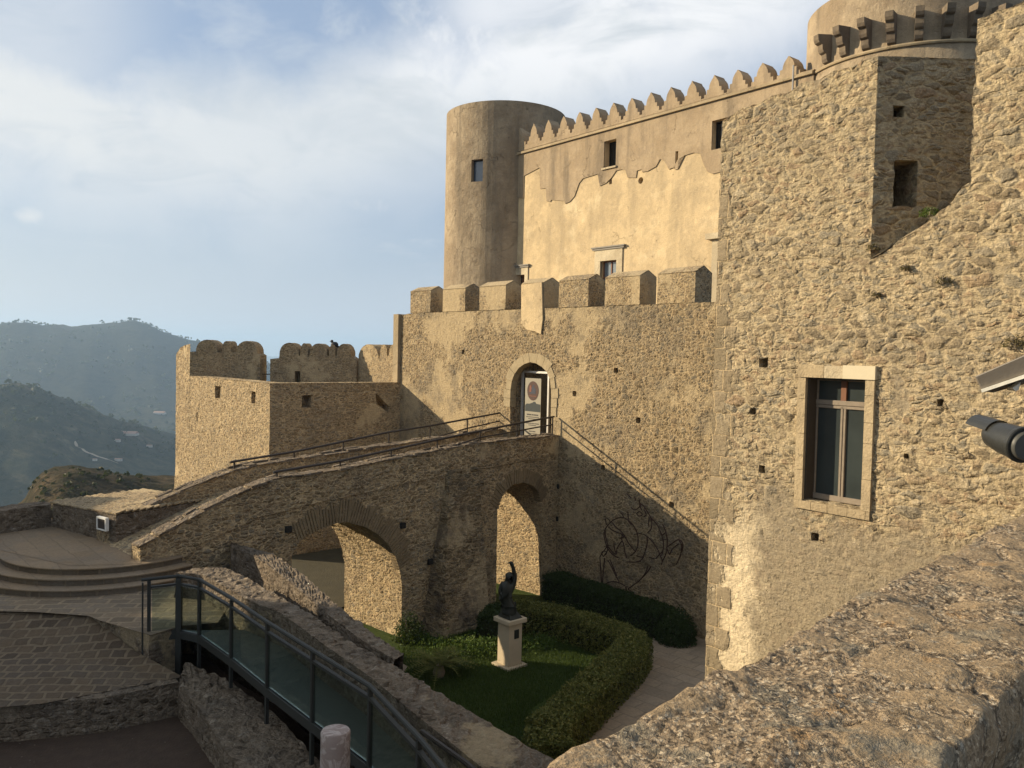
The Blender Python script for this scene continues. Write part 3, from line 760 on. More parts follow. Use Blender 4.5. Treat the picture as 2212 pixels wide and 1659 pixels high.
# quoins down the left edge
rq = random.Random(5); z = -8.0; k = 0
s = Soup()
while z < 4.3:
    h = rq.uniform(.34, .56); w = rq.uniform(.30, .46) if k % 2 else rq.uniform(.48, .66)
    if z < 2.9: w *= .8 if z > .6 else 1
    if rq.random() > (.12 if z < .8 else .35):
        s.box(wmap(ulw+w/2-.012, .16, z+h/2), FW.d*(w/2), FW.e*.17, Vector((0, 0, h/2-.014)))
    z += h; k += 1
pass
# window: stone surround, timber casement
(ja, jb) = (wi0, wi1)
wn = Soup()
wn_o = None
dp = .36
t = .055; um = (ja+jb)/2; ztr = wzb+(wzt-wzb)*.78
w = Soup()
w.fbox(FW, ja, jb, dp-.07, dp, wzt-t, wzt); w.fbox(FW, ja, jb, dp-.09, dp, wzb, wzb+.10)
w.fbox(FW, ja, ja+t, dp-.07, dp, wzb, wzt); w.fbox(FW, jb-t*.6, jb, dp-.07, dp, wzb, wzt)
w.fbox(FW, um-.05, um-.004, dp-.085, dp-.01, wzb, ztr); w.fbox(FW, um+.004, um+.05, dp-.08, dp-.01, wzb, ztr)
w.fbox(FW, ja, jb, dp-.095, dp-.005, ztr, ztr+.085); w.fbox(FW, ja, jb, dp-.085, dp-.005, ztr-.06, ztr-.008)
wf = w.build('window', M['wood'], WL, bevel=.006)
q = Soup(); q.fbox(FW, um-.055, um+.045, dp-.088, dp-.01, ztr+.085, wzt-.05); q.build('upper_mullion', M['woodred'], wf)
pm_ = simple('dusty_dark_pane', (.035, .043, .042), .10, 0, .5, 1.2, 0.0, .8)
for (a, b, c, d) in ((ja+t, um-.05, wzb+.1, ztr-.06), (um+.05, jb-t*.6, wzb+.1, ztr-.06), (ja+t, um-.05, ztr+.085, wzt-t), (um+.05, jb-t*.6, ztr+.085, wzt-t)):
    q = Soup(); q.fbox(FW, a-.005, b+.005, dp-.045, dp-.035, c-.005, d+.005); q.build('pane', pm_, wf)
q = Soup(); q.fbox(FW, ja-.01, ja+.03, .03, dp, wzb, wzt); q.fbox(FW, ja, jb, .06, dp, wzt-.03, wzt+.01); q.build('reveal_shade_lining', simple('reveal_shade_wood', (.055, .042, .028), .8), wf)  # dark wood boards on left and top reveal, shade put into their colour
q = Soup(); th_ = wozt-wzt
wid = wo1-wo0
q.fbox(FW, wo0, wo0+wid*.35, -.045, .2, wzt, wozt); q.build('lintel', M['dressold'], wf)
q = Soup(); q.fbox(FW, wo0+wid*.35+.006, wo0+wid*.6, -.04, .2, wzt, wozt-.01); q.build('lintel', M['dress'], wf)
q = Soup(); q.fbox(FW, wo0+wid*.6+.006, wo1+.01, -.055, .2, wzt, wozt+.005); q.build('lintel', simple('new_pale_stone', (.52, .45, .31), .85, 0, .08, 8), wf)
for (a, b) in ((wo0, wi0), (wi1, wo1)):
    q = Soup(); z = wzb-.02; r_ = random.Random(int(a*100))
    while z < wzt-.1:
        h = min(r_.uniform(.35, .75), wzt-z-.006)
        if wzt-z-h < .15: h = wzt-z-.006
        q.fbox(FW, a, b, -.04-r_.uniform(0, .008), .3, z, z+h-.008); z += h
    q.build('jamb', M['dressold'], wf)
q = Soup(); r_ = random.Random(4); a = wo0
while a < wo1-.05:
    b = min(a+r_.uniform(.3, .5), wo1); q.fbox(FW, a, b-.008, -.035, .3, wzb-.17, wzb-.025); a = b
q.build('sill', M['dressold'], wf)

# ================================================================== BASTION on the left
Cb = at_y(583, 828, 30.4); zB = Cb.z
gl_ = FG.P(FG.uz(866, 760)[0], 0, 0)
FA = Frame((Cb.x, Cb.y), (gl_.x-Cb.x, gl_.y-Cb.y))         # shaded face
FBs = Frame((Cb.x, Cb.y), (.659, -.753))                    # sunlit face, its u is negative to the left
wA = (Vector((gl_.x, gl_.y))-Vector((Cb.x, Cb.y))).length
uL = FBs.uz(379, 900)[0]
bt = thing('bastion', (Cb.x, Cb.y, -8), 'square rubble bastion with rounded swallow merlons along its far side, left of the ramp', 'bastion')
mb = Mesher(.14)
hA = [rect(FA, 653, 854, 672, 880, None), ([*FA.pts([(813, 850), (842, 880), (838, 890), (813, 872)])][::-1], .5), hole(FA, 700, 990, .15)]
hA[0] = (hA[0][0], None)
zb2 = -12.0
mb.face(FA.P, [(0, zb2), (wA+.3, zb2), (wA+.3, zB), (0, zB)], [h[0] for h in hA])
for lp, hd in hA: mb.sides(FA.P, lp, 0, .8 if hd is None else hd, inward=True)
mb.face(FA.P, hA[1][0], (), .5); mb.face(FA.P, hA[2][0], (), .35)
# sunlit face with its far end rising into the merlon wall and a flared foot
fl = FBs.pts([(379, 778), (389, 766), (400, 753), (412, 749)])
stepu = FBs.uz(410, 790)[0]
hB = [rect(FBs, 464, 834, 475, 860, .5), rect(FBs, 543, 846, 551, 871, .5), rect(FBs, 424, 890, 426, 910, .4)]
outB = [(uL-.6, zb2), (0, zb2), (0, zB), (stepu, zB+.0), (stepu, .05), (fl[2][0], .0), (fl[1][0], -.12), (uL, -.45), (uL, -5.5), (uL-.25, -7.5)]
mb.face(FBs.P, outB, [h[0] for h in hB])
for lp, hd in hB: mb.sides(FBs.P, lp, 0, hd, inward=True); mb.face(FBs.P, lp, (), hd)
# wall tops (0.8 m thick) and inner faces
inA = [FA.P(.9, .8, 0), FA.P(wA, .8, 0)]
def strip(m, a, b, c, d, z): m.ngon(IDF, [(p.x, p.y, z) for p in (a, b, c, d)])
cI = Cb + FA.d*.8 + FA.e*.8
strip(mb, FA.P(0, 0, 0), FA.P(wA+.3, 0, 0), FA.P(wA+.3, .8, 0), Vector((cI.x, cI.y, 0)), zB)
eB = FBs.e
lB = FBs.P(stepu, 0, 0); lBi = lB + eB*.8
strip(mb, lB, FBs.P(0, 0, 0), Vector((cI.x, cI.y, 0)), lBi, zB)
mb.ngon(IDF, [(cI.x, cI.y, zB), (FA.P(wA+.3, .8, 0).x, FA.P(wA+.3, .8, 0).y, zB), (FA.P(wA+.3, .8, 0).x, FA.P(wA+.3, .8, 0).y, -4.0), (cI.x, cI.y, -4.0)][::-1], (.3, .3, .3)) if False else None
mb.build('wall', M['bastion'], bt)
s = Soup()
gi = FA.P(wA+.3, .8, 0); li = FBs.P(uL+1, .8, 0)
s.quad((cI.x, cI.y, zB-.01), (li.x, li.y, zB-.01), (li.x, li.y, -4), (cI.x, cI.y, -4))
s.build('inner_face', M['bastion'], bt)
s = Soup(); s.quad((cI.x, cI.y, -4), (gi.x, gi.y, -4), (-6.5, 38, -4), (-16, 39, -4)); s.build('terrace_floor', M['low'], bt)
# far parapet with rounded merlons, facing the camera (in shade)
YB = FBs.P(stepu, 0, 0)
gr_ = FG.P(FG.uz(776, 760)[0], 0, 0)
FP = Frame((YB.x, YB.y), (gr_.x-YB.x, gr_.y-YB.y))
def cr(L): return [(345.6+.2734*x, 673.9+.2734*y) for x, y in L]
def lobes(start, L, end):
    out = list(start)
    for x0, x1, yb, yp in L:
        cx_, rx = (x0+x1)/2, (x1-x0)/2
        out += [(cx_-rx*math.cos(PI*k/12), yb-(yb-yp)*math.sin(PI*k/12)**.85) for k in range(13)]
    return cr(out+list(end))
blkA = lobes([(235,560),(235,315),(278,312)], [(283,455,318,218),(488,560,318,228),(600,768,330,228)], [(790,342),(790,560)])
blkB = lobes([(870,560),(870,370),(938,365)], [(942,1096,345,242),(1106,1170,345,246),(1180,1322,345,248),(1334,1386,345,256),(1394,1512,350,250)], [(1555,385),(1558,560)])
for bl in (blkA, blkB):
    pts = FP.pts(bl); zl = zB-2.6
    pts[0] = (pts[0][0], zl); pts[-1] = (pts[-1][0], zl)
    mp = Mesher(.07); hl = []
    if bl is blkB: hl = [(FP.pts(cr([(1065,700),(1108,700),(1108,468),(1065,468)])), .5)]
    mp.solid(FP.P, pts[::-1] if False else pts, 1.0, hl); mp.build('merlon_wall', M['bastop'], bt)
# the long side of the far parapet that turns back along the gate wall (sunlit)
blkC = lobes([(1560,560),(1563,385)], [(1566,1728,385,254),(1738,1794,345,256),(1806,1896,345,252)], [(1897,560)])
pts = FG.pts(blkC, .02); pts[0] = (pts[0][0], zB-2.6); pts[-1] = (pts[-1][0], zB-2.6)
mp = Mesher(.08); mp.solid(lambda u, v, z: FG.P(u, v+.02, z), pts, .8); mp.build('merlon_wall', M['bastop'], bt)
s = Soup(); s.tube([FG.P(pts[1][0]-.05, -.1, zB-.9), FG.P(pts[1][0]-.05, -.1, zB+1.0)], .03, 6); s.build('down_pipe', M['galv'], bt)
a = FP.P(FP.pts(cr([(790, 500)]))[0][0], .3, zB+.12); b = FP.P(FP.pts(cr([(870, 500)]))[0][0], .3, zB+.12)
s = Soup(); s.tube([a, b], .02, 5); s.build('safety_bar', M['steel'], bt)
# dark pigeon on the small merlon
u, z = FP.uz(718.5, 745); c = FP.P(u, .4, z)
bd = Soup()
def blob(s, c, rx, ry, rz, n=10, m=7):
    b = len(s.v); c = Vector(c)
    for i in range(1, m):
        for k in range(n): s.v.append(c+Vector((rx*math.sin(PI*i/m)*math.cos(2*PI*k/n), ry*math.sin(PI*i/m)*math.sin(2*PI*k/n), rz*math.cos(PI*i/m))))
    for i in range(m-2):
        for k in range(n): s.f.append([b+i*n+k, b+i*n+(k+1) % n, b+(i+1)*n+(k+1) % n, b+(i+1)*n+k])
    s.f.append([b+k for k in range(n)][::-1]); s.f.append([b+(m-2)*n+k for k in range(n)])
blob(bd, c+Vector((0, 0, .02)), .17, .12, .13); blob(bd, c+Vector((-.12, 0, .16)), .07, .06, .07)
bd.prism([c+Vector((.10, -.04, .03)), c+Vector((.32, -.03, -.16)), c+Vector((.24, -.03, -.2)), c+Vector((.05, -.04, -.06))], (0, .08, 0))
bd.prism([c+Vector((-.18, -.01, .17)), c+Vector((-.24, 0, .15)), c+Vector((-.18, .01, .14))], (0, .02, 0))
tag(bd.build('perched_bird', simple('dark_feathers', (.02, .022, .028), .6), None, True), 'dark bird perched on a small rounded merlon of the bastion', 'bird')
# ================================================================== RAMP BRIDGE
jG = FG.P(FG.uz(1207, 940)[0], 0, 0)
lR = at_y(301, 1180, 17.0)
FR = Frame((lR.x, lR.y), (jG.x-lR.x, jG.y-lR.y))
LR = (Vector((jG.x, jG.y))-Vector((lR.x, lR.y))).length
jF = FG.P(FG.uz(1086, 925)[0], 0, 0); lF = at_y(226, 1147, 18.5)
FF = Frame((lF.x, lF.y), (jF.x-lF.x, jF.y-lF.y)); LF = (Vector((jF.x, jF.y))-Vector((lF.x, lF.y))).length
def rampmap(u, v, z):     # v 0..1 goes from the near face to the far face
    t = u/LR; far = FF.P(t*LF, .42, z); near = FR.P(u, 0, z); return near.lerp(far, v)
topR_ = FR.pts([(300,1180),(330,1163),(390,1130),(450,1097),(510,1068),(560,1046),(597,1034),(660,1025),(735,1014),(845,990),(950,972),(1035,957),(1120,948),(1207,940)])
topR_[0] = (0, topR_[0][1]); topR_[-1] = (LR+.1, topR_[-1][1])
topF_ = FF.pts([(226,1147),(264,1122),(300,1103),(373,1070),(440,1042),(496,1018),(560,1003),(635,993),(742,977),(840,962),(929,950),(1010,938),(1086,926)])
topF_[0] = (0, topF_[0][1]); topF_[-1] = (LF+.1, topF_[-1][1])
def interp(L, u):
    for a, b in zip(L, L[1:]):
        if u <= b[0]: 
            w = (u-a[0])/(b[0]-a[0]); return a[1]+(b[1]-a[1])*max(0, w)
    return L[-1][1]
big = FR.pts([(868, 1300), (868, 1262), (863, 1232), (853, 1200), (838, 1176), (815, 1153), (788, 1138), (751, 1128), (727, 1130), (692, 1143), (666, 1156), (645, 1172), (632, 1200), (628, 1240)])
sma = FR.pts([(1169, 1250), (1168, 1085), (1163, 1062), (1152, 1050), (1131, 1042), (1107, 1047), (1094, 1060), (1083, 1076), (1076, 1100), (1073, 1250)])
zg = ZG-.5
big[0] = (big[0][0], zg); big[-1] = (big[-1][0], zg); sma[0] = (sma[0][0], zg); sma[-1] = (sma[-1][0], zg)
rb = thing('ramp_bridge', FR.P(LR/2, 1.5, ZG), 'long stone ramp on two arches that climbs from the round terrace to the gateway', 'ramp bridge')
deckz = lambda u: max(min(interp(topR_, u), interp(topF_, u/LR*LF))-.55, ZP-.02) if u < LR*.94 else zd-.02
body_top = [(0.0, ZP+.0)]+[(u, interp(topR_, u)-.5) for u in [LR*k/14 for k in range(2, 15)]]
body_top[-1] = (LR+.1, zd-.03); body_top[-2] = (body_top[-2][0], zd-.1)
outer = [(0, zg)] + [big[-1]] + big[::-1][1:] + [sma[-1]] + sma[::-1][1:] + [(LR+.1, zg)] + body_top[::-1]
mr = Mesher((.12, .05, .12))
mr.solid(rampmap, outer, 1.0, [], cell=(.12, .06, .12))
mr.build('bridge_body', M['ramp'], rb)
# parapets
def parapet(fr, L, top, th, side, name):
    m_ = Mesher((.12, .1, .12))
    o = [(0, ZL-.2)] + [(L+.1, zd-.6)] + [(u, z) for u, z in top][::-1]
    low_ = [(top[0][0], ZL-.2)] + [(u, interp(body_top, u/L*LR)-.25) for u in [L*k/10 for k in range(1, 10)]] + [(L+.1, zd-.3)]
    o = low_+top[::-1]
    off = -.03 if side > 0 else 0
    m_.solid(lambda u, v, z: fr.P(u, v+off, z), o, th); return m_.build(name, M['ramp'], rb)
parapet(FR, LR, topR_, .42, 1, 'parapet'); parapet(FF, LF, topF_, .42, -1, 'parapet')
# the near face below the parapet foot, at the low end
# flat coping stones on both parapets
r_ = random.Random(9)
for fr, top, L, off in ((FR, topR_, LR, -.03), (FF, topF_, LF, 0)):
    s = Soup(); u = -.05
    while u < L-.05:
        l = r_.uniform(.25, .6); b = min(u+l-.02, L); za, zb_2 = interp(top, u), interp(top, b); k = r_.uniform(.015, .06); jj = r_.uniform(-.04, .03)
        s.prism([fr.P(u, off-.03+jj, za-.03), fr.P(b, off-.03+jj, zb_2-.03), fr.P(b, off-.03+jj, zb_2+k), fr.P(u, off-.03+jj, za+k)], fr.e*.30)
        jj = r_.uniform(-.05, .03); k = r_.uniform(.01, .07)
        s.prism([fr.P(u+.05, off+.285, za-.03), fr.P(b+.03, off+.285, zb_2-.03), fr.P(b+.03, off+.285, zb_2+k), fr.P(u+.05, off+.285, za+k)], fr.e*(.18+jj))
        u += l
    s.build('coping', M['low'], rb, bevel=.012)
s = Soup(); ringstones(s, FR, big[2:-2], .50, .012, 46, .03, .25, .22); s.build('arch_ring', M['brick'], rb)
s = Soup(); ringstones(s, FR, sma[1:-1], .40, .012, 26, .025, .25, .22); s.build('arch_ring', M['brick'], rb)
# buttress between the arches
ub0, zb0 = FR.uz(965, 1018); ub1 = FR.uz(1028, 1022)[0]
uL_ = FR.uz(912, 1390, -.92)[0]+.75; uR_ = FR.uz(1062, 1352, -.92)[0]; print('buttress', uL_, uR_, ub0, ub1)
m_ = Mesher(.13)
def bmap(u, v, z):       # u 0..1 across, v depth, z: tapers upward
    t = (z-ZG)/(zb0-ZG); a = uL_+(ub0-uL_)*t; b = uR_+(ub1-uR_)*t
    return FR.P(a+(b-a)*u, v+(-.8*(1-t)-.12), z)
m_.ngon(bmap, [(0, 0, zg), (1, 0, zg), (1, 0, zb0), (0, 0, zb0)], (.05, .15, .13))
m_.ngon(bmap, [(0, 1.2, zg), (0, 0, zg), (0, 0, zb0), (0, 1.2, zb0)], (.05, .13, .13))
m_.ngon(bmap, [(1, 0, zg), (1, 1.2, zg), (1, 1.2, zb0), (1, 0, zb0)], (.05, .13, .13))
m_.ngon(bmap, [(0, 0, zb0), (1, 0, zb0), (1, .3, zb0+.18), (0, .3, zb0+.18)], (.05, .13, .13))
m_.build('buttress', M['butt'], rb)
# putlog holes: dark blocks on the face, hole shade put into their colour
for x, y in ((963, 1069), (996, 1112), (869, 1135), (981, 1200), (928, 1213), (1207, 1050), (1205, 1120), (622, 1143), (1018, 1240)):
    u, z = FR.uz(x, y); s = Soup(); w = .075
    s.fbox(FR, u-w, u+w, -.066, .12, z-w, z+w); s.build('putlog_hole_shade', M['dark'], rb)

# ------------------------------------------------------------------ handrails on the ramp
def rail(px_top, px_low, posts, fr, v, label, xr=1.0):
    o = thing('handrail', fr.P(fr.uz(*px_top[0], v)[0], v, fr.uz(*px_top[0], v)[1]-.4), label, 'railing', 'steel handrails on the ramp')
    q = lambda L: [fr.P(*(lambda a: (a[0], v, a[1]))(fr.uz(x, y, v))) for x, y in L]
    s = Soup(); s.tube(q(px_top), .032, 7); s.build('top_rail', M['steel'], o, True)
    s = Soup(); s.tube(q(px_low), .024, 6); s.build('lower_rail', M['steel'], o, True)
    for x, y0, y1 in posts:
        s = Soup(); a, b = q([(x, y0), (x-(y1-y0)*.02, y1)]); b = Vector((a.x, a.y, b.z-.12)); s.tube([a, b], .026, 6); s.build('post', M['steel'], o, True)
    return o
rail([(590,1021),(598,1019),(735,996),(845,972),(945,950),(1037,931),(1117,915),(1197,900)], [(735,1012),(845,993),(945,974),(1037,945),(1117,931),(1194,917)],
     [(598,1019,1036),(735,996,1016),(845,972,993),(945,950,980),(1037,931,962),(1117,915,951),(1194,900,940)], FR, .15, 'steel handrail on the near parapet of the ramp, ending at the gateway')
rail([(497,999),(506,997),(635,976),(742,954),(840,933.6),(929,920),(1010,905),(1086,891),(1095,893)], [(635,991),(742,975),(840,961),(929,948),(1010,925),(1086,908)],
     [(506,997,1016),(635,976,994),(742,954,978),(840,934,964),(929,920,952),(1010,905,940),(1086,891,928)], FF, .2, 'steel handrail on the far parapet of the ramp, against the bastion')
# end panel by the gate
a = FG.P(FG.uz(1197, 900)[0]+.02, -.25, FR.uz(1197, 900)[1]); 
s = Soup(); s.tube([FR.P(LR-.25, .15, a.z), FR.P(LR-.02, .15, a.z)], .03, 6); 
# roll-up banner inside the gateway
bn = thing('banner', FG.P((ua+ub)/2, .2, zd), 'upright white banner with an oval picture and dark text, standing in the gateway', 'banner')
b0, b1 = FG.uz(1134, 880, .2)[0], FG.uz(1168, 880, .2)[0]; bz1 = FG.uz(1150, 817, .2)[1]; bz0 = zd+.12
s = Soup(); s.fbox(FG, b0, b1, .195, .205, bz0, bz1); s.build('banner_sheet', simple('off_white_vinyl', (.25, .225, .17), .6, 0, .05), bn)
s = Soup(); s.fbox(FG, b0-.03, b1+.03, .12, .28, zd, bz0); s.build('banner_base', M['galv'], bn)
def disc(s, fr, u, v, z, ru, rz, n=28, a0=0, a1=2*PI, th=.003):
    s.prism([fr.P(u+ru*math.cos(a0+(a1-a0)*k/n), v, z+rz*math.sin(a0+(a1-a0)*k/n)) for k in range(n)], fr.e*th)
bw = b1-b0; bh = bz1-bz0
uo, zo = b0+bw*.50, bz1-bh*.215
s = Soup(); disc(s, FG, uo, .188, zo, bw*.36, bh*.165); s.build('oval_emblem', simple('brown_print', (.06, .030, .022), .7), bn)
s = Soup(); s.prism([FG.P(uo+bw*a, .184, zo+bh*b) for a, b in ((-.16,-.05),(-.16,.03),(-.10,.03),(-.10,.06),(-.02,.06),(-.02,.10),(.08,.10),(.08,.05),(.18,.04),(.18,-.05))], FG.e*.003)
s.build('castle_picture', simple('blue_grey_print', (.035, .04, .06), .7), bn)
s = Soup(); s.prism([FG.P(uo+bw*a, .181, zo+bh*b) for a, b in ((-.22,-.02),(-.2,.08),(-.12,.1),(-.08,.04),(-.1,-.02))], FG.e*.002)
s.prism([FG.P(uo+bw*a, .181, zo+bh*b) for a, b in ((-.24,-.085),(.24,-.085),(.24,-.095),(-.24,-.095))], FG.e*.002); s.build('orange_print', simple('orange_print', (.17, .06, .035), .7), bn)
s = Soup(); s.prism([FG.P(b0+bw*a, .190, bz0+bh*b) for a, b in ((.02,.43),(.02,.53),(.12,.56),(.30,.56),(.50,.585),(.56,.60),(.66,.60),(.72,.57),(.98,.56),(.98,.43))], FG.e*.004); s.build('castle_silhouette', simple('dark_teal_print', (.025, .032, .033), .7), bn)
def text3d(txt, fr, u, v, z, size, mat, parent, name, ext=.0015):
    c = bpy.data.curves.new(name, 'FONT'); c.body = txt; c.size = size; c.align_x = 'CENTER'; c.align_y = 'CENTER'; c.extrude = ext
    o = bpy.data.objects.new(name, c); COL.objects.link(o)
    me = bpy.data.meshes.new_from_object(o); bpy.data.objects.remove(o); bpy.data.curves.remove(c)
    off = parent_off(parent)
    for vt in me.vertices: vt.co = fr.P(u+vt.co.x, v-vt.co.z, z+vt.co.y)-off
    me.materials.append(mat); o = bpy.data.objects.new(name, me); COL.objects.link(o); o.parent = parent; return o
ink = simple('dark_ink', (.05, .045, .04), .7)
rr = random.Random(2)
for zf, wf_, n, h in ((.375, .74, 7, .022), (.335, .82, 11, .012), (.305, .55, 8, .010), (.225, .86, 9, .016), (.195, .5, 6, .012), (.09, .42, 4, .016), (.055, .66, 9, .008)):
    x = .5-wf_/2; s = Soup()
    for k in range(n):
        w_ = wf_/n; s.fbox(FG, b0+bw*(x+w_*.08), b0+bw*(x+w_*rr.uniform(.75, .94)), .190, .194, bz0+bh*zf-bh*h/2, bz0+bh*zf+bh*h/2); x += w_
    s.build('text_line', ink, bn)

# ================================================================== PLAZA, STEPS, PAVING
def paving(name, scale, bw_, bh_, rot, cols, mortar, ms=.02, warp=.15, dscale=.0, bd=.02, grey=(.15,.13,.105)):
    m, g = new_mat(name); p = objc(g)
    w = g.noise(p, 2.2, 2.0, .5, out='Color'); q = g.vm('ADD', p, g.vm('SCALE', g.vm('SUBTRACT', w, (.5, .5, .5)), warp))
    mp = g.n('ShaderNodeMapping', None, Vector=q, Rotation=(0, 0, rot))
    br = g.n('ShaderNodeTexBrick', {'offset': .5}, Vector=mp.outputs[0], Scale=scale, Color1=(0, 0, 0), Color2=(1, 1, 1), Mortar=(.5, .5, .5), Mortar_Size=ms, Mortar_Smooth=.25, Bias=0.0, Brick_Width=bw_, Row_Height=bh_)
    rnd = br.outputs['Color']; fac = br.outputs['Fac']
    fine = g.noise(p, 16, 5.0, .7); big_ = g.noise(p, 1.1, 4.0, .6); mid = g.noise(p, 5, 4.0, .65)
    c = g.ramp(rnd, [(i/(len(cols)-1), x) for i, x in enumerate(cols)])
    c = g.mix(g.m('MULTIPLY', g.sm(big_, .4, .65), .4), c, grey)
    jf = g.m('MULTIPLY', fac, g.sm(mid, .30, .60, .35, 1.0)); c = g.mix(jf, c, mortar)
    v = g.m('MULTIPLY_ADD', fine, .8, .6)
    c = g.mix(1.0, c, g.n('ShaderNodeCombineColor', None, Red=v, Green=v, Blue=v).outputs[0], 'MULTIPLY')
    hgt = g.m('ADD', g.m('MULTIPLY', g.m('SUBTRACT', 1.0, fac), .8), g.m('MULTIPLY', mid, .7)); hgt = g.m('ADD', hgt, g.m('MULTIPLY', fine, .3))
    return finish(m, g, c, .9, bump=hgt, bdist=bd, spec=.2)
arot = math.atan2(FG.d.y, FG.d.x)
M['slab'] = paving('terrace_slabs', 1.0, .9, .45, -arot, ((.21,.15,.09),(.25,.18,.11),(.23,.165,.10)), (.19,.14,.09), .010, .12, bd=.012)
M['path'] = paving('garden_path_slabs', 1.0, .62, .42, -arot-.1, ((.30,.235,.16),(.26,.20,.135),(.34,.27,.19)), (.21,.17,.12), .018, .10, bd=.012)
M['cobble'] = paving('cobble_paving', 1.0, .25, .23, -.12, ((.070,.050,.033),(.12,.085,.052),(.092,.067,.043)), (.165,.125,.08), .028, .15, bd=.06, grey=(.09,.075,.06))
M['cobble2'] = paving('upper_paving', 1.0, .42, .28, -.12, ((.16,.12,.075),(.20,.148,.095),(.13,.098,.064)), (.25,.19,.12), .035, .16, bd=.035)
M['riser'] = paving('shade_dark_step_blocks', 1.0, .38, .6, -arot, ((.085,.062,.04),(.13,.096,.06),(.10,.075,.048)), (.15,.115,.075), .012, .05, bd=.015)  # darker than the treads: the risers' lack of sky light put into colour
pe = [on_z(x, y, ZP) for x, y in ((0, 1192), (75, 1216), (150, 1228), (230, 1228), (303, 1218))]
# circle fitted through three points of the top step edge
def circ(a, b, c):
    ax, ay, bx, by, cx_, cy_ = a.x, a.y, b.x, b.y, c.x, c.y
    d = 2*(ax*(by-cy_)+bx*(cy_-ay)+cx_*(ay-by))
    ux = ((ax*ax+ay*ay)*(by-cy_)+(bx*bx+by*by)*(cy_-ay)+(cx_*cx_+cy_*cy_)*(ay-by))/d
    uy = ((ax*ax+ay*ay)*(cx_-bx)+(bx*bx+by*by)*(ax-cx_)+(cx_*cx_+cy_*cy_)*(bx-ax))/d
    return Vector((ux, uy, 0)), math.hypot(ax-ux, ay-uy)
cT, rT = circ(pe[0], pe[2], pe[4])
print('terrace circle', cT, rT)
st = thing('curved_steps', (cT.x, cT.y-rT, ZL), 'three wide curved stone steps below the round terrace', 'steps')
for k in range(3):
    s = Soup(); z1 = ZP-.133*k; r1 = rT+.30*k
    a0, a1 = R(-165), R(-28)
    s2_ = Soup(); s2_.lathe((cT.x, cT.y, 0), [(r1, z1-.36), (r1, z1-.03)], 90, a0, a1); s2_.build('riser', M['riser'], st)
    s.lathe((cT.x, cT.y, 0), [(r1-.05, z1-.03), (r1+.025, z1-.03), (r1+.03, z1-.008), (r1+.02, z1), (max(r1-1.2, .1), z1)], 90, a0, a1)
    s.build('step', M['slab'], st)
s = Soup()
s.lathe((cT.x, cT.y, 0), [(rT-.6, ZP+.004), (.01, ZP+.004)], 60)
far = [on_z(x, y, ZP+.003) for x, y in ((-40, 1165), (0, 1158), (112, 1138), (250, 1178), (350, 1180), (330, 1215), (301, 1222))]
s.quad(*[on_z(x, y, ZP+.006) for x, y in ((-300, 1170), (-40, 1128), (112, 1118), (262, 1150), (330, 1150), (303, 1217), (150, 1222), (0, 1188), (-150, 1190), (-300, 1200))])
struct(s.build('terrace', M['slab']))
# lower paving, sloping down to the left
s = Soup()
c = [on_z(x, y, ZL) for x, y in ((-500, 1262), (-100, 1258), (0, 1262), (150, 1272), (310, 1255), (345, 1225), (480, 1225), (500, 1300), (470, 1345), (392, 1352), (325, 1372), (215, 1340), (190, 1330), (80, 1322), (-100, 1318), (-500, 1312))]
s.quad(*c); struct(s.build('upper_paving', M['cobble2']))
zw = -5.42
s = Soup()
up_ = [on_z(x, y, ZL-.006) for x, y in ((-500, 1310), (-100, 1314), (80, 1316), (192, 1326))]
lo_ = [on_z(x, y, zw) for x, y in ((-700, 1560), (-200, 1545), (90, 1520), (395, 1462))]
mid_ = [on_z(x, y, ZL-.35) for x, y in ((-560, 1400), (-150, 1400), (90, 1400), (290, 1405))]
for i in range(3):
    s.quad(up_[i], up_[i+1], mid_[i+1], mid_[i]); s.quad(mid_[i], mid_[i+1], lo_[i+1], lo_[i])
struct(s.build('cobbled_slope', M['cobble']))
# face of the raised paving wedge
s = Soup(); e0 = on_z(190, 1329, ZL-.02); e1 = on_z(318, 1385, ZL+.0); e2 = on_z(392, 1352, ZL)
e1 = on_z(322, 1372, ZL)
mwg = Mesher(.12)
def seg(m, a, b, za, zb_, z0a, z0b):
    d = Vector((b.x-a.x, b.y-a.y)); L = d.length; fr = Frame((a.x, a.y), (d.x, d.y))
    m.ngon(fr.P, [(0, 0, z0a), (L, 0, z0b), (L, 0, zb_), (0, 0, za)])
seg(mwg, e0, e1, ZL-.012, ZL-.012, ZL-.3, -6.4); seg(mwg, e1, e2, ZL-.012, ZL-.012, -6.4, -6.4)
tag(mwg.build('paving_edge_wall', M['low']), 'low stone face of the raised paving under the glass railing corner', 'retaining wall')

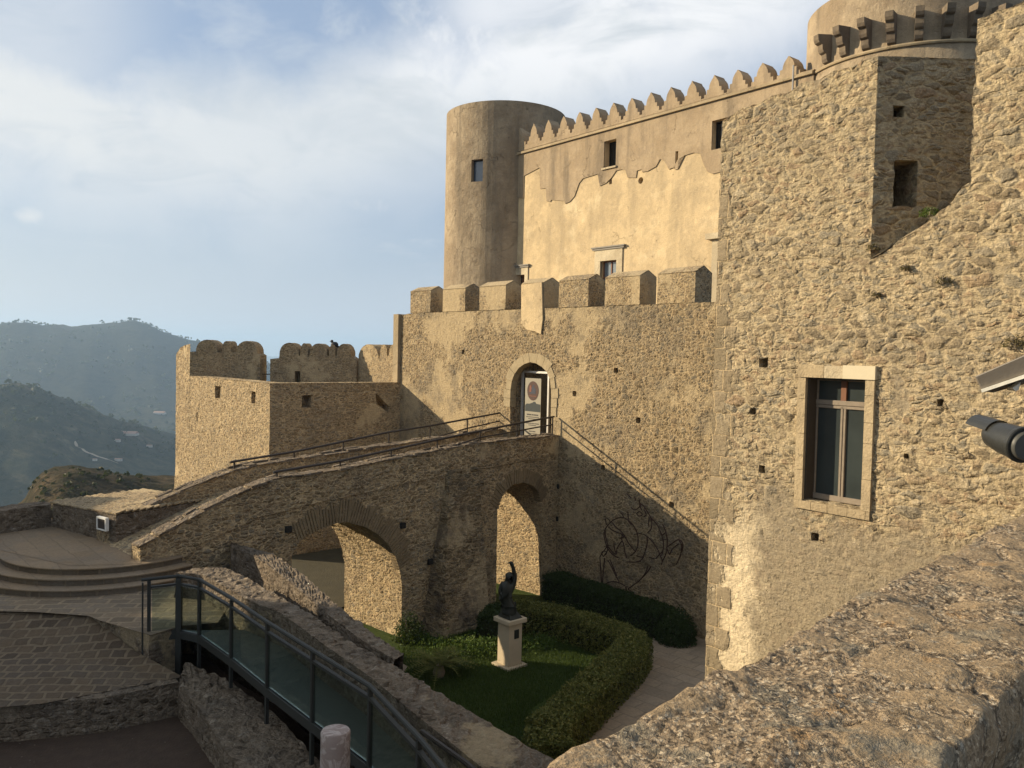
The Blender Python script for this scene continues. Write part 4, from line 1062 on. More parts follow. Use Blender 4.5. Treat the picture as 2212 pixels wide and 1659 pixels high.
# low walls round the plaza
lw = thing('terrace_wall', (-9.5, 20, ZP), 'thick low wall with a sunlit stone-slab top, behind the round terrace', 'wall')
wl0 = on_z(-260, 1190, ZP); wl1 = on_z(112, 1138, ZP); wl2 = on_z(250, 1176, ZP)
m_ = Mesher(.12)
hz = lambda p, px, py: (py, )
zt1 = at_y(112, 1088, wl1.y).z; zt2 = at_y(250, 1112, wl2.y).z
def wallrun(m, pts, tops, th, zbot, cell=None):
    """thick wall through plan points (front edge); tops = z at each point"""
    n = len(pts)
    dirs = [(Vector((pts[i+1].x-pts[i].x, pts[i+1].y-pts[i].y))).normalized() for i in range(n-1)]
    back = []
    for i in range(n):
        a = dirs[max(0, i-1)]; b = dirs[min(n-2, i)]; t = (a+b).normalized(); k = 1/max(.5, t.dot(a))
        back.append(Vector((pts[i].x - t.y*th*k, pts[i].y + t.x*th*k, 0)))
    for i in range(n-1):
        a, b = pts[i], pts[i+1]; L = (Vector((b.x-a.x, b.y-a.y))).length
        def fr(u, v, z, a=a, b=b, A=back[i], B=back[i+1], L=L):
            f = Vector((a.x, a.y, 0)).lerp(Vector((b.x, b.y, 0)), u/L); k = A.lerp(B, u/L); p = f.lerp(k, v); return Vector((p.x, p.y, z))
        def ft(u, v, z, fr=fr, i=i, L=L): 
            p = fr(u, v, 0); p.z = z+tops[i]+(tops[i+1]-tops[i])*u/L; return p
        c = cell or m.c; c = c if isinstance(c, tuple) else (c, c, c)
        m.ngon(fr, [(0, 0, zbot), (L, 0, zbot), (L, 0, tops[i+1]), (0, 0, tops[i])], c)
        m.ngon(fr, [(L, 1, zbot), (0, 1, zbot), (0, 1, tops[i]), (L, 1, tops[i+1])], c)
        cv = max(.02, min(.5, c[1]/th))
        m.ngon(ft, [(0, 0, 0), (L, 0, 0), (L, 1, 0), (0, 1, 0)], (c[0], cv, 1))
        if i == 0: m.ngon(fr, [(0, 1, zbot), (0, 0, zbot), (0, 0, tops[0]), (0, 1, tops[0])], (1, cv, c[2]))
        if i == n-2: m.ngon(fr, [(L, 0, zbot), (L, 1, zbot), (L, 1, tops[-1]), (L, 0, tops[-1])], (1, cv, c[2]))
    return back
wallrun(m_, [Vector((wl0.x, wl0.y, 0)), Vector((wl1.x, wl1.y, 0))], [zt1-.1, zt1], .6, -9, .12)
m_.build('left_wall', M['low'], lw)
m_ = Mesher(.12)
wallrun(m_, [Vector((wl1.x, wl1.y, 0)), Vector((wl2.x, wl2.y, 0))], [zt1+.0, zt2], 2.3, -9, .12)
m_.build('wall', M['low'], lw)
pb = wallrun(Mesher(.5), [Vector((wl1.x, wl1.y, 0)), Vector((wl2.x, wl2.y, 0))], [0, 0], 2.3, -1)
s = Soup(); r_ = random.Random(8)
Fw = Frame((wl1.x, wl1.y), (wl2.x-wl1.x, wl2.y-wl1.y)); Lw = (Vector((wl2.x-wl1.x, wl2.y-wl1.y))).length
# rows of thin slabs laid on the top like tiles
v = .0
while v < 2.3:
    u = r_.uniform(-.1, 0); dv = r_.uniform(.16, .22)
    while u < Lw:
        l = r_.uniform(.22, .5); zz = zt1+(zt2-zt1)*min(1, max(0, u/Lw))+.02
        b = min(u+l-.015, Lw+.02); c = Fw.P((u+b)/2, v+dv/2, zz+.03)
        s.box(c, Fw.d*((b-u)/2), (Fw.e+Vector((0, 0, .22))).normalized()*(dv*.55), Vector((0, 0, .018)))
        u += l
    v += dv
s.build('slab_top', M['bastop'], lw)
# white-framed board at the end of that wall
fu = Lw-.42
bd_ = thing('information_board', Fw.P(fu, -.1, ZP), 'small dark panel in a white frame leaning on the wall beside the ramp', 'board')
uu0, zz1 = Fw.uz(221, 1113); uu1, zz0 = Fw.uz(241, 1146)
s = Soup(); 
for a, b, c_, d in ((uu0, uu0+.035, zz0, zz1), (uu1-.035, uu1, zz0, zz1), (uu0, uu1, zz1-.04, zz1), (uu0, uu1, zz0, zz0+.03)): s.fbox(Fw, a, b, -.14, -.06, c_, d)
s.build('frame', simple('white_frame', (.7, .68, .62), .6), bd_)
s = Soup(); s.fbox(Fw, uu0+.03, uu1-.03, -.12, -.08, zz0+.02, zz1-.03); s.build('panel', simple('dark_panel', (.05, .04, .035), .5), bd_)
# small pale plaque on the ramp wall
u, z = FR.uz(375, 1224); s = Soup(); s.fbox(FR, u-.15, u+.15, -.12, -.06, z-.11, z+.11)
tag(s.build('wall_plaque', simple('grey_plaque', (.27, .24, .21), .7), None, False, .008), 'blank pale grey plaque on the ramp wall above the glass railing', 'plaque')

# ================================================================== WALLS A and B beside the walkway
zA = -4.4
pB = [on_z(x, y, zA) for x, y in ((375, 1236), (437, 1240), (530, 1292), (609, 1325), (700, 1392), (800, 1462), (900, 1545), (1000, 1625), (1120, 1720))]
pBf = [on_z(x, y, zA) for x, y in ((420, 1226), (490, 1224), (600, 1284), (680, 1330), (760, 1385), (864, 1442), (960, 1500), (1060, 1560), (1200, 1640))]
def ribbon(m, near, farp, z0a, z0b, cell=.08, zt=None):
    n = len(near); zt = zt or [zA]*n
    for i in range(n-1):
        a, b, A, B = near[i], near[i+1], farp[i], farp[i+1]; L = (b-a).length; W = max((A-a).length, .2)
        def top_(u, v, z, a=a, b=b, A=A, B=B, i=i): p = a.lerp(b, u).lerp(A.lerp(B, u), v); p = p.copy(); p.z = zt[i]+(zt[i+1]-zt[i])*u; return p
        k = max(1, round(L/cell)); kw = max(1, round(W/cell))
        kw = 8
        m.ngon(top_, [(0, 0, 0), (1, 0, 0), (1, 1, 0), (0, 1, 0)], (1/k, 1/kw, 1))
        def fn(u, v, z, a=a, b=b, i=i): p = a.lerp(b, u); t = zt[i]+(zt[i+1]-zt[i])*u; return Vector((p.x, p.y, z0a+(t-z0a)*z))
        def ff_(u, v, z, a=A, b=B, i=i): p = a.lerp(b, u); t = zt[i]+(zt[i+1]-zt[i])*u; return Vector((p.x, p.y, z0b+(t-z0b)*z))
        m.ngon(fn, [(0, 0, 0), (1, 0, 0), (1, 0, 1), (0, 0, 1)], (1/k, 1, 1/10))
        m.ngon(ff_, [(1, 0, 0), (0, 0, 0), (0, 0, 1), (1, 0, 1)], (1/k, 1, 1/24))
    a, A = near[0], farp[0]
    fe = lambda u, v, z: Vector((*(A.lerp(a, u).xy), z0a+(zt[0]-z0a)*z))
    m.ngon(fe, [(0, 0, 0), (1, 0, 0), (1, 0, 1), (0, 0, 1)], (1/8, 1, 1/10))
m_ = Mesher(.08); ribbon(m_, pB, pBf, -5.6, -8.2, .07)
tag(m_.build('walkway_wall', M['low']), 'low broad rubble wall with a rough eroded top, running beside the glass-railed walkway', 'wall')
uA, zA0 = FR.uz(487, 1165)
pa0 = [(500, 1190, -4.5), (545, 1205, -4.45), (590, 1232, zA), (648, 1275, zA), (712, 1330, zA), (775, 1378, zA), (850, 1424, zA+.02)]
pa1 = [(497, 1163, -4.35), (530, 1172, -4.3), (590, 1190, -4.33), (664, 1246, zA), (742, 1318, zA), (810, 1368, zA), (872, 1412, zA+.02)]
nA = [on_z(x, y, z) for x, y, z in pa0]; fA = [on_z(x, y, z) for x, y, z in pa1]
m_ = Mesher(.08); ribbon(m_, nA, fA, -5.6, -8.2, .07, [(a[2]+b[2])/2 for a, b in zip(pa0, pa1)])
tag(m_.build('curved_wall', M['low']), 'curving rubble wall that leaves the ramp below the large arch, its rounded top catching sun', 'wall')
s = Soup(); s.quad(*[on_z(x, y, -5.1) for x, y in ((380, 1280), (470, 1240), (560, 1220), (700, 1310), (880, 1440), (860, 1470), (700, 1390), (560, 1330))]); struct(s.build('drain_ground', simple('dusty_earth', (.12, .09, .06), .95, 0, .4, 4, .01)))

# ================================================================== GLASS-RAILED WALKWAY
rnds = random.Random(19); V = []; F = []
for k in range(70):
    p = on_z(rnds.uniform(-40, 520), rnds.uniform(1560, 1720), -5.98); r0 = rnds.uniform(.006, .03)**1.0*rnds.uniform(.4, 1); b0 = len(V)
    for q in ((1, 0, 0), (0, 1, 0), (-1, 0, 0), (0, -1, 0), (0, 0, .8)): V.append(p+Vector(q)*r0*rnds.uniform(.6, 1.3)+Vector((0, 0, .004)))
    for q in range(4): F.append((b0+q, b0+(q+1) % 4, b0+4))
me = bpy.data.meshes.new('gravel'); me.from_pydata(V, [], F); me.materials.append(simple('pale_pebbles', (.13, .10, .075), .9)); o = bpy.data.objects.new('gravel', me); COL.objects.link(o)
tag(o, 'small loose pebbles scattered on the dark soil of the pit', 'gravel', kind='stuff')
zR = -4.0; zD = -4.96
pr = [on_z(x, y, zR) for x, y in ((322, 1251), (387, 1244), (431, 1252), (500, 1292), (578, 1344), (676, 1405), (800, 1482), (905, 1592), (985, 1690), (1060, 1790))]
s = Soup()
far = [on_z(x, y, zD) for x, y in ((470, 1345), (530, 1375), (640, 1445), (760, 1530), (880, 1620), (1000, 1730), (1100, 1820))]
near = [Vector((p.x, p.y, zD)) for p in pr[1:]]
ring = near + [Vector((p.x, p.y, zD)) for p in [pB[-1], pB[-2], pB[-3], pB[-4], pB[-5], pB[-6], pB[-7]]]
s.quad(*ring); struct(s.build('walkway_deck', simple('dark_grating_deck', (.085, .095, .082), .5, .2, .3, 30, .004)))
gr = thing('glass_railing', (pr[3].x, pr[3].y, zD), 'dark steel railing with green glass panels along the walkway, lower left', 'railing')
s = Soup(); tp = [p+Vector((0, 0, .0)) for p in pr]; tp[0] = tp[0]+(pr[0]-pr[1]).normalized()*.12
s.tube(tp, .030, 8); s.build('handrail', M['dsteel'], gr, True)
def along(s, a, b, w, h, zc):
    d = (b-a); L = d.length; d.normalize(); n = Vector((-d.y, d.x, 0))
    c = (a+b)/2; s.box(Vector((c.x, c.y, zc)), d*(L/2), n*(w/2), Vector((0, 0, h/2)))
s = Soup()
for a, b in zip(pr, pr[1:]): along(s, a, b, .05, .035, zR-.14)
s.build('upper_bar', M['dsteel'], gr)
s = Soup()
for a, b in zip(pr[1:], pr[2:]): along(s, a, b, .05, .13, zD-.065)
along(s, pr[0], pr[1], .05, .16, zD-.05)
s.build('fascia', M['dsteel'], gr)
for i, p in enumerate(pr):
    d = (pr[min(i+1, len(pr)-1)]-pr[max(i-1, 0)]).normalized(); n = Vector((-d.y, d.x, 0))
    s = Soup(); w = .034 if i != 1 else .06
    s.box(Vector((p.x, p.y, (zR-.03-5.75)/2)), d*w*.8, n*w*.7, Vector((0, 0, (-zR+.03-5.75)/-2)))
    if i == 0: s.box(Vector((p.x, p.y, (zR-5.4)/2))-d*.10, d*.012, n*.03, Vector((0, 0, .65)))
    s.build('post', M['dsteel'], gr)
for a, b in zip(pr, pr[1:]):
    d = (b-a).normalized(); s = Soup(); along(s, a+d*.05, b-d*.05, .012, .76, (zR-.16+zD+.02)/2)
    s.build('glass_panel', M['glass'], gr)
# inner handrail on the wall side (partly visible beyond the glass rail end)
s = Soup(); s.tube([on_z(x, y, -4.45) for x, y in ((912, 1580), (1010, 1650), (1110, 1740))], .03, 7)
ob = s.build('wall_handrail', M['steel'], None, True); tag(ob, 'brown metal handrail on the wall side of the walkway, bottom centre', 'railing')

# ================================================================== PIT, LOW WALLS, COLUMN STUB
s = Soup(); s.quad((-30, 1, -5.98), (1.2, 2.5, -5.98), *[(p.x, p.y, -5.98) for p in pB[::-1]], (-30, 20, -5.98))
struct(s.build('pit_ground', simple('dark_soil', (.055, .036, .024), .95, 0, .5, 5, .02)))
m_ = Mesher(.09)
c0 = on_z(-900, 1560, zw); c1 = on_z(80, 1497, zw); c2 = on_z(300, 1462, zw); c3 = on_z(392, 1446, zw)
def zset(p, z=0): return Vector((p.x, p.y, z))
fr0 = [zset(on_z(x, y, zw)) for x, y in ((-900, 1560), (40, 1522), (230, 1505), (388, 1472))]
wallrun(m_, fr0, [zw]*4, .55, -7.0)
tag(m_.build('pit_wall', M['low']), 'low crumbling rubble wall holding the cobbled slope above the dark pit', 'retaining wall')
m_ = Mesher(.08)
nr = [on_z(x, y, zw+.02) for x, y in ((384, 1474), (433, 1531), (469, 1582), (508, 1629), (590, 1720), (670, 1810))]
fr1 = [on_z(x, y, zw+.02) for x, y in ((400, 1428), (486, 1462), (585, 1520), (662, 1592), (735, 1665), (830, 1780))]
ribbon(m_, nr, fr1, -7.0, -7.0, .08, [zw+.02, zw, zw-.06, zw-.1, zw-.12, zw-.12])
tag(m_.build('pit_wall', M['low']), 'broad ruined rubble wall between the dark pit and the glass railing', 'retaining wall')
cc_ = at_y(725, 1577, 8.6); 
cs = thing('column_stub', (cc_.x, cc_.y, -5.98), 'broken pink-grey marble column standing before the glass railing, cut off flat on top', 'column')
s = Soup(); r_ = random.Random(3); rc = .155
pf = [(rc, -5.98)]+[(rc+r_.uniform(-.003, .003), -5.98+k*.2) for k in range(1, 10)]+[(rc, cc_.z-.02), (rc-.012, cc_.z), (.001, cc_.z)]
s.lathe((cc_.x, cc_.y, 0), pf, 36)
mm_, g_ = new_mat('veined_marble'); p_ = objc(g_)
vn = g_.noise(p_, 3.0, 8.0, .62, 1.6); cc2 = g_.ramp(vn, [(0, (.13, .095, .085)), (.44, (.24, .185, .165)), (.5, (.40, .345, .31)), (.56, (.25, .195, .17)), (1, (.34, .28, .25))])
finish(mm_, g_, cc2, .75, bump=g_.noise(p_, 30, 4), bdist=.004); s.build('column_shaft', mm_, cs, True)

# ================================================================== FOREGROUND PARAPET (camera leans over it)
zF = -1.05
farF = [on_z(x, y, zF) for x, y in ((2540, 950), (2420, 1000), (2212, 1103), (2120, 1150), (2074, 1181), (1942, 1240), (1880, 1272), (1813, 1301), (1743, 1351), (1660, 1397), (1590, 1436), (1522, 1460), (1443, 1510), (1376, 1543), (1306, 1577), (1231, 1614), (1181, 1645), (1120, 1720), (1040, 1830))]
nearF = [on_z(x, y, zF) for x, y in ((2900, 1130), (2600, 1240), (2360, 1350), (2212, 1462), (2161, 1515), (2120, 1558), (2083, 1597), (2049, 1659), (2010, 1740), (1960, 1830), (1900, 1930), (1850, 2040), (1800, 2160), (1740, 2300), (1700, 2450), (1650, 2600), (1600, 2750), (1560, 2900), (1500, 3100))]
fp = Mesher(.02)
n = len(farF)
# resample both edges to equal arc length
def resample(L, k):
    d = [0]
    for a, b in zip(L, L[1:]): d.append(d[-1]+(b-a).length)
    out = []
    for i in range(k):
        t = d[-1]*i/(k-1); j = 0
        while j < len(L)-2 and d[j+1] < t: j += 1
        w = (t-d[j])/(d[j+1]-d[j]); out.append(L[j].lerp(L[j+1], w))
    return out
farS = resample(farF, 420)
dF = (farF[2]-farF[14]); dF.z = 0; dF.normalize(); nF = Vector((dF.y, -dF.x, 0))     # towards the camera side
NV = 60
def wid_at(p):
    x = p.dot(dF); L = sorted(((q.dot(dF), (q-p).dot(nF)) for q in nearF), key=lambda t: t[0])
    if x <= L[0][0]: return L[0][1]
    for (a, wa), (b, wb) in zip(L, L[1:]):
        if x <= b: return wa+(wb-wa)*(x-a)/max(1e-6, b-a)
    return L[-1][1]
WS = [max(.45, min(1.3, wid_at(p))) for p in farS]
WS = [sum(WS[max(0, i-12):i+13])/len(WS[max(0, i-12):i+13]) for i in range(len(WS))]
grid = []
for p, WF in zip(farS, WS):
    row = []
    for k in range(14): row.append(p+Vector((0, 0, -1.6*(1-k/14.0)**1.5)) )
    for k in range(NV+1): row.append(p+nF*(WF*k/NV))
    for k in range(1, 13): row.append(p+nF*WF+Vector((0, 0, -1.0*k/12)))
    grid.append(row)
verts = []; faces = []
ncol = len(grid[0])
for i, row in enumerate(grid):
    for j, p in enumerate(row):
        p = p.copy(); q = p*1.0
        a = mnoise.fractal(q*1.9, 1.0, 2.0, 4)*.035; b = mnoise.noise(q*9)*.012
        c_ = mnoise.cell(Vector((q.x*5.5, q.y*5.5, 3)))*0
        if 14 <= j <= 14+NV: p.z += a+b - (.03 if j in (14, 14+NV) else 0)
        elif j < 14: p += nF*(mnoise.noise(q*4)*.04)
        else: p += nF*(mnoise.noise(q*4)*.05)
        verts.append(p)
for i in range(len(grid)-1):
    for j in range(ncol-1):
        a = i*ncol+j; faces.append([a, a+1, a+ncol+1, a+ncol])
me = bpy.data.meshes.new('parapet_wall'); me.from_pydata(verts, [], faces)
bm = bmesh.new(); bm.from_mesh(me); bmesh.ops.recalc_face_normals(bm, faces=bm.faces); bm.faces.ensure_lookup_table()
if bm.faces[(ncol-1)*300+30].normal.z < 0: bmesh.ops.reverse_faces(bm, faces=bm.faces[:])
bm.to_mesh(me); bm.free()
me.polygons.foreach_set('use_smooth', [True]*len(me.polygons))
# lichen-covered conglomerate
mp_, g = new_mat('lichened_parapet_stone'); p = objc(g)
wq = g.noise(p, 5.0, 3.0, .5, out='Color'); q = g.vm('ADD', p, g.vm('SCALE', g.vm('SUBTRACT', wq, (.5, .5, .5)), .05))
v1 = g.vor(q, 3.4); e1 = g.vor(q, 3.4, 'DISTANCE_TO_EDGE'); v2 = g.vor(q, 24); e2 = g.vor(q, 24, 'DISTANCE_TO_EDGE'); v3 = g.vor(q, 60)
s1 = g.n('ShaderNodeSeparateColor', None, Color=v1.outputs['Color']); s2 = g.n('ShaderNodeSeparateColor', None, Color=v2.outputs['Color']); s3 = g.n('ShaderNodeSeparateColor', None, Color=v3.outputs['Color'])
slab = g.m('MULTIPLY', g.sm(s1.outputs[0], .45, .55), g.sm(e1.outputs[0], .05, .13))      # flat slabs among small rubble
fine = g.noise(p, 40, 6.0, .72); mid = g.noise(p, 9, 5.0, .65); grit = g.noise(p, 150, 3.0, .7)
cg = g.ramp(s2.outputs[0], [(0, (.13, .10, .07)), (.3, (.30, .23, .155)), (.6, (.40, .305, .21)), (.8, (.24, .19, .135)), (1, (.54, .43, .30))])
cg = g.mix(.55, cg, g.ramp(s3.outputs[1], [(0, (.08, .065, .05)), (.5, (.34, .265, .185)), (1, (.64, .52, .37))]))
cs_ = g.mix(s1.outputs[1], (.34, .26, .17), (.27, .21, .14))
col = g.mix(slab, cg, cs_)
col = g.mix(g.m('MULTIPLY', g.sm(g.noise(p, 3.3, 6.0, .7), .53, .60), .65), col, (.21, .20, .165))      # grey-green lichen
col = g.mix(g.m('MULTIPLY', g.sm(g.noise(g.vm('ADD', p, (7, 3, 1)), 4.6, 7.0, .75), .59, .64), .8), col, (.075, .072, .068))  # black lichen
col = g.mix(g.m('MULTIPLY', g.sm(g.noise(g.vm('ADD', p, (2, 9, 1)), 6.0, 7.0, .75), .62, .67), .75), col, (.50, .46, .39))  # white crust
col = g.mix(g.m('MULTIPLY', g.sm(g.noise(g.vm('ADD', p, (4, 4, 8)), 3.0, 6.0, .7), .60, .68), .6), col, (.38, .235, .11))  # ochre
col = g.mix(g.m('MULTIPLY', g.m('MULTIPLY', g.sm(s1.outputs[0], .45, .55), g.sm(e1.outputs[0], .035, .0)), .6), col, (.07, .055, .04))
fl0 = g.vor(p, 85); fs0 = g.n('ShaderNodeSeparateColor', None, Color=fl0.outputs['Color'])
col = g.mix(g.m('MULTIPLY', g.m('GREATER_THAN', fs0.outputs[0], .90), g.m('MULTIPLY_ADD', slab, -.5, .8)), col, (.62, .53, .40))
col = g.mix(g.m('MULTIPLY', g.m('LESS_THAN', fs0.outputs[1], .15), g.m('MULTIPLY_ADD', slab, -.5, .7)), col, (.07, .058, .045))
vv = g.m('MULTIPLY', g.m('MULTIPLY_ADD', fine, 1.0, .5), g.m('MULTIPLY_ADD', grit, .8, .6))
col = g.mix(1.0, col, g.n('ShaderNodeCombineColor', None, Red=vv, Green=vv, Blue=vv).outputs[0], 'MULTIPLY')
gv = g.noise(p, 26, 5.0, .66); lump = g.sm(v2.outputs['Distance'], .8, .1)
col = g.mix(1.0, col, (1.02, .98, .91), 'MULTIPLY')
hb = g.m('MULTIPLY', g.m('ADD', g.m('MULTIPLY', g.m('MULTIPLY', lump, s2.outputs[1]), .45), g.m('MULTIPLY', gv, 1.1)), g.m('MULTIPLY_ADD', slab, -.72, 1.0))
hb = g.m('ADD', hb, g.m('MULTIPLY', slab, .75)); hb = g.m('ADD', hb, g.m('MULTIPLY', mid, .7))
hb = g.m('SUBTRACT', hb, g.m('MULTIPLY', g.sm(g.noise(p, 14, 5.0, .7), .60, .68), .35))
finish(mp_, g, col, .95, bump=g.m('ADD', g.m('MULTIPLY', grit, .8), g.m('ADD', fine, g.m('MULTIPLY', v3.outputs['Distance'], .5))), bdist=.012, disp=g.m('SUBTRACT', hb, .7), dscale=.024, spec=.12)
me.materials.append(mp_)
po = bpy.data.objects.new('parapet_wall', me); COL.objects.link(po)
tag(po, 'lichen-covered stone parapet filling the lower right foreground', 'parapet')
# building behind the viewer (the side of the wall walk away from the garden)
pass
# walkway floor on the camera side
s = Soup(); a = farF[0]+nF*.6; b = farF[-1]+nF*.6
s.quad((a.x, a.y, -2.0), (b.x, b.y, -2.0), (b.x+nF.x*5, b.y+nF.y*5, -2.0), (a.x+nF.x*5, a.y+nF.y*5, -2.0))
struct(s.build('wall_walk', M['slab']))
# retaining mass under the parapet, down to the garden
s = Soup(); dn = Vector((0, 0, -5.5))
q0 = [p+nF*.08+Vector((0, 0, -1.2)) for p in (farF[0], farF[5], farF[10], farF[15], farF[-1])]
m_ = Mesher(.25)
for a, b in zip(q0, q0[1:]): seg(m_, a, b, -2.1, -2.1, -8.2, -8.2)
tag(m_.build('terrace_wall', M['low']), 'high rubble wall under the foreground parapet, falling to the garden', 'retaining wall')
# ================================================================== GARDEN
s = Soup(); s.quad((-7.5, 5, ZG), (14, 5, ZG), (14, 20, ZG), (6, 30, ZG), (-8, 38, ZG), (-16, 34, ZG-.6), (-16, 24, ZG-.6), (-7.5, 17, ZG))
def grassy(name, a, b, c, sc=7):
    m, g = new_mat(name); p = objc(g); n = g.noise(p, sc, 5.0, .7); n2 = g.noise(p, .7, 3.0)
    col = g.ramp(n, [(.25, a), (.5, b), (.75, c)]); col = g.mix(g.m('MULTIPLY', g.sm(n2, .4, .7), .5), col, a)
    return finish(m, g, col, .9, bump=g.noise(p, 40, 4.0), bdist=.03, spec=.1)
struct(s.build('garden_ground', grassy('lawn', (.022,.034,.008), (.040,.060,.014), (.07,.085,.024))))
s = Soup(); zp_ = ZG+.008
s.quad(*[on_z(x, y, zp_) for x, y in ((1335, 1300), (1700, 1300), (1900, 1700), (1100, 1750), (1215, 1600), (1262, 1568), (1330, 1495), (1400, 1425), (1412, 1372))])
struct(s.build('garden_path', M['path']))
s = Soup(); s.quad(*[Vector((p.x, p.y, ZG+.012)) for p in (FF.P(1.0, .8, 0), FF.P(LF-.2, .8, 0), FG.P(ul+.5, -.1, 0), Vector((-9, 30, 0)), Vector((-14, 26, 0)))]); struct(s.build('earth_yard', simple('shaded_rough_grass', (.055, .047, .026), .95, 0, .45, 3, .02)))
leafm = {}
def leafmat(name, a, b, c):
    m, g = new_mat(name); p = objc(g)
    oi = g.n('ShaderNodeNewGeometry'); rn = oi.outputs['Random Per Island']
    n = g.noise(p, 2.5, 3.0); col = g.ramp(g.m('MULTIPLY_ADD', rn, .7, g.m('MULTIPLY', n, .3)), [(0, a), (.5, b), (1, c)])
    bs = g.n('ShaderNodeBsdfPrincipled', None, Base_Color=col, Roughness=.65); g.put(bs.inputs['Specular IOR Level'], .2)
    tl_ = g.n('ShaderNodeBsdfTranslucent', None, Color=g.mix(.5, col, (.10, .13, .02)))
    mx = g.n('ShaderNodeMixShader'); mx.inputs[0].default_value = .25; g.put(mx.inputs[1], bs.outputs[0]); g.put(mx.inputs[2], tl_.outputs[0])
    o = g.n('ShaderNodeOutputMaterial'); g.put(o.inputs['Surface'], mx.outputs[0]); return m
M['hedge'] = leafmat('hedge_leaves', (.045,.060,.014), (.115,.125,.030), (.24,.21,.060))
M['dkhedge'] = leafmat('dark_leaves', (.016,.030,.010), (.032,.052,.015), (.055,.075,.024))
M['path2'] = None
M['weed'] = leafmat('bright_weeds', (.04,.07,.012), (.07,.12,.02), (.13,.16,.035))
M['grass'] = leafmat('grass_blades', (.032,.055,.012), (.058,.092,.020), (.10,.135,.034))
M['dry'] = leafmat('dry_scrub', (.07,.055,.025), (.13,.10,.045), (.19,.15,.07))
def leaf(V, F, c, sz, rnd, nrm=None):
    a = Vector((rnd.gauss(0, 1), rnd.gauss(0, 1), rnd.gauss(0, 1))).normalized()
    if nrm is not None: a = (a+nrm*.8).normalized()
    t = a.orthogonal().normalized(); t.rotate(Matrix.Rotation(rnd.uniform(0, 6.28), 3, a)); b = a.cross(t); k = len(V)
    l = sz*rnd.uniform(.7, 1.4); w = l*.45
    V += [c-t*l*.5, c+b*w*.5, c+t*l*.5, c-b*w*.5]; F.append((k, k+1, k+2, k+3))
def mesh_obj(name, V, F, mat, parent=None):
    me = bpy.data.meshes.new(name); off = parent_off(parent); me.from_pydata([v-off for v in V], [], F); me.materials.append(mat)
    o = bpy.data.objects.new(name, me); COL.objects.link(o)
    if parent is not None: o.parent = parent
    return o
def hedge(path, w, h, n, mat, label, seed, sz=.07, core=True):
    rnd = random.Random(seed); V = []; F = []
    L = [0]
    for a, b in zip(path, path[1:]): L.append(L[-1]+(b-a).length)
    o = thing('hedge', (path[0].x, path[0].y, ZG), label, 'hedge', 'clipped hedges in the garden')
    cV = []; cF = []
    def frame_at(t):
        j = 0
        while j < len(path)-2 and L[j+1] < t: j += 1
        q = (t-L[j])/(L[j+1]-L[j]); p = path[j].lerp(path[j+1], q); d = (path[j+1]-path[j]).normalized(); return p, Vector((-d.y, d.x, 0)), d
    for i in range(n):
        t = rnd.uniform(0, L[-1]); p, nn, d = frame_at(t)
        lump = .07*mnoise.noise(Vector((t*1.3, seed, 0)))+.06*mnoise.noise(Vector((t*4.1, seed, 2)))
        hh = h*(1+lump); ww = w*(1+lump)
        # leaves spread over the top and both flanks of a rounded box
        f_ = rnd.random(); k = 1.0
        if f_ < .48:
            x = rnd.uniform(-1, 1)*ww/2; z = hh*(1-.16*abs(x/(ww/2))**4)+rnd.uniform(-.10, .035)+(rnd.uniform(0, .10) if rnd.random() < .07 else 0); nrm = Vector((0, 0, 1))
        else:
            sg_ = rnd.choice((-1, 1)); z = rnd.uniform(.02, .97)*hh; x = sg_*(ww/2)*(1-.12*(z/hh)**5)+rnd.uniform(-.09, .04)*sg_; nrm = Vector((nn.x*sg_, nn.y*sg_, .2))
        c = Vector((p.x, p.y, ZG))+nn*(x*k)+Vector((0, 0, max(.02, z)))+d*rnd.uniform(-.04, .04)
        leaf(V, F, c, sz, rnd, nrm)
    for e_, p_end in ((0, path[0]), (1, path[-1])):
        p, nn, d = frame_at(0 if e_ == 0 else L[-1]); d = d*(-1 if e_ == 0 else 1)
        for i in range(n//14):
            c = Vector((p.x, p.y, ZG))+nn*rnd.uniform(-w/2, w/2)*.9+Vector((0, 0, rnd.uniform(.05, .95)*h))+d*rnd.uniform(-.08, .06); leaf(V, F, c, sz, rnd, d)
    mesh_obj('foliage', V, F, mat, o)
    s = Soup()
    k = max(6, int(L[-1]/.25)); prev = None
    for i in range(k+1):
        p, nn, d = frame_at(L[-1]*i/k*.999)
        rngp = [Vector((p.x, p.y, ZG))+nn*(a*w*.42)+Vector((0, 0, b*h*.86)) for a, b in ((-1, 0), (-1, .7), (-.7, .96), (0, 1), (.7, .96), (1, .7), (1, 0))]
        b0 = len(s.v); s.v += rngp
        if prev is not None:
            for q in range(6): s.f.append([prev+q, prev+q+1, b0+q+1, b0+q])
        else: s.f.append([b0+q for q in range(7)])
        prev = b0
    s.f.append([prev+q for q in range(7)])
    s.build('inner_branches', simple('hedge_shadow_twigs', (.022, .026, .012), .95, 0, .4, 14, .02), o)
    return o
hb0 = FG.P(FG.uz(1192, 1258, -.6)[0], -.6, 0); hb1 = FG.P(FG.uz(1440, 1300, -.65)[0], -.65, 0); 
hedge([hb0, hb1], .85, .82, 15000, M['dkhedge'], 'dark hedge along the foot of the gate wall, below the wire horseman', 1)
HH, HW = .78, .85
a1 = on_z(1112, 1297, ZG+HH); a2 = on_z(1260, 1326, ZG+HH); a3 = on_z(1375, 1368, ZG+HH)
b1 = on_z(1352, 1400, ZG+HH); b2 = on_z(1290, 1455, ZG+HH); b3 = on_z(1222, 1518, ZG+HH); b4 = on_z(1180, 1560, ZG+HH); b5 = on_z(1195, 1600, ZG+HH)
fl_ = lambda p: Vector((p.x, p.y, 0))
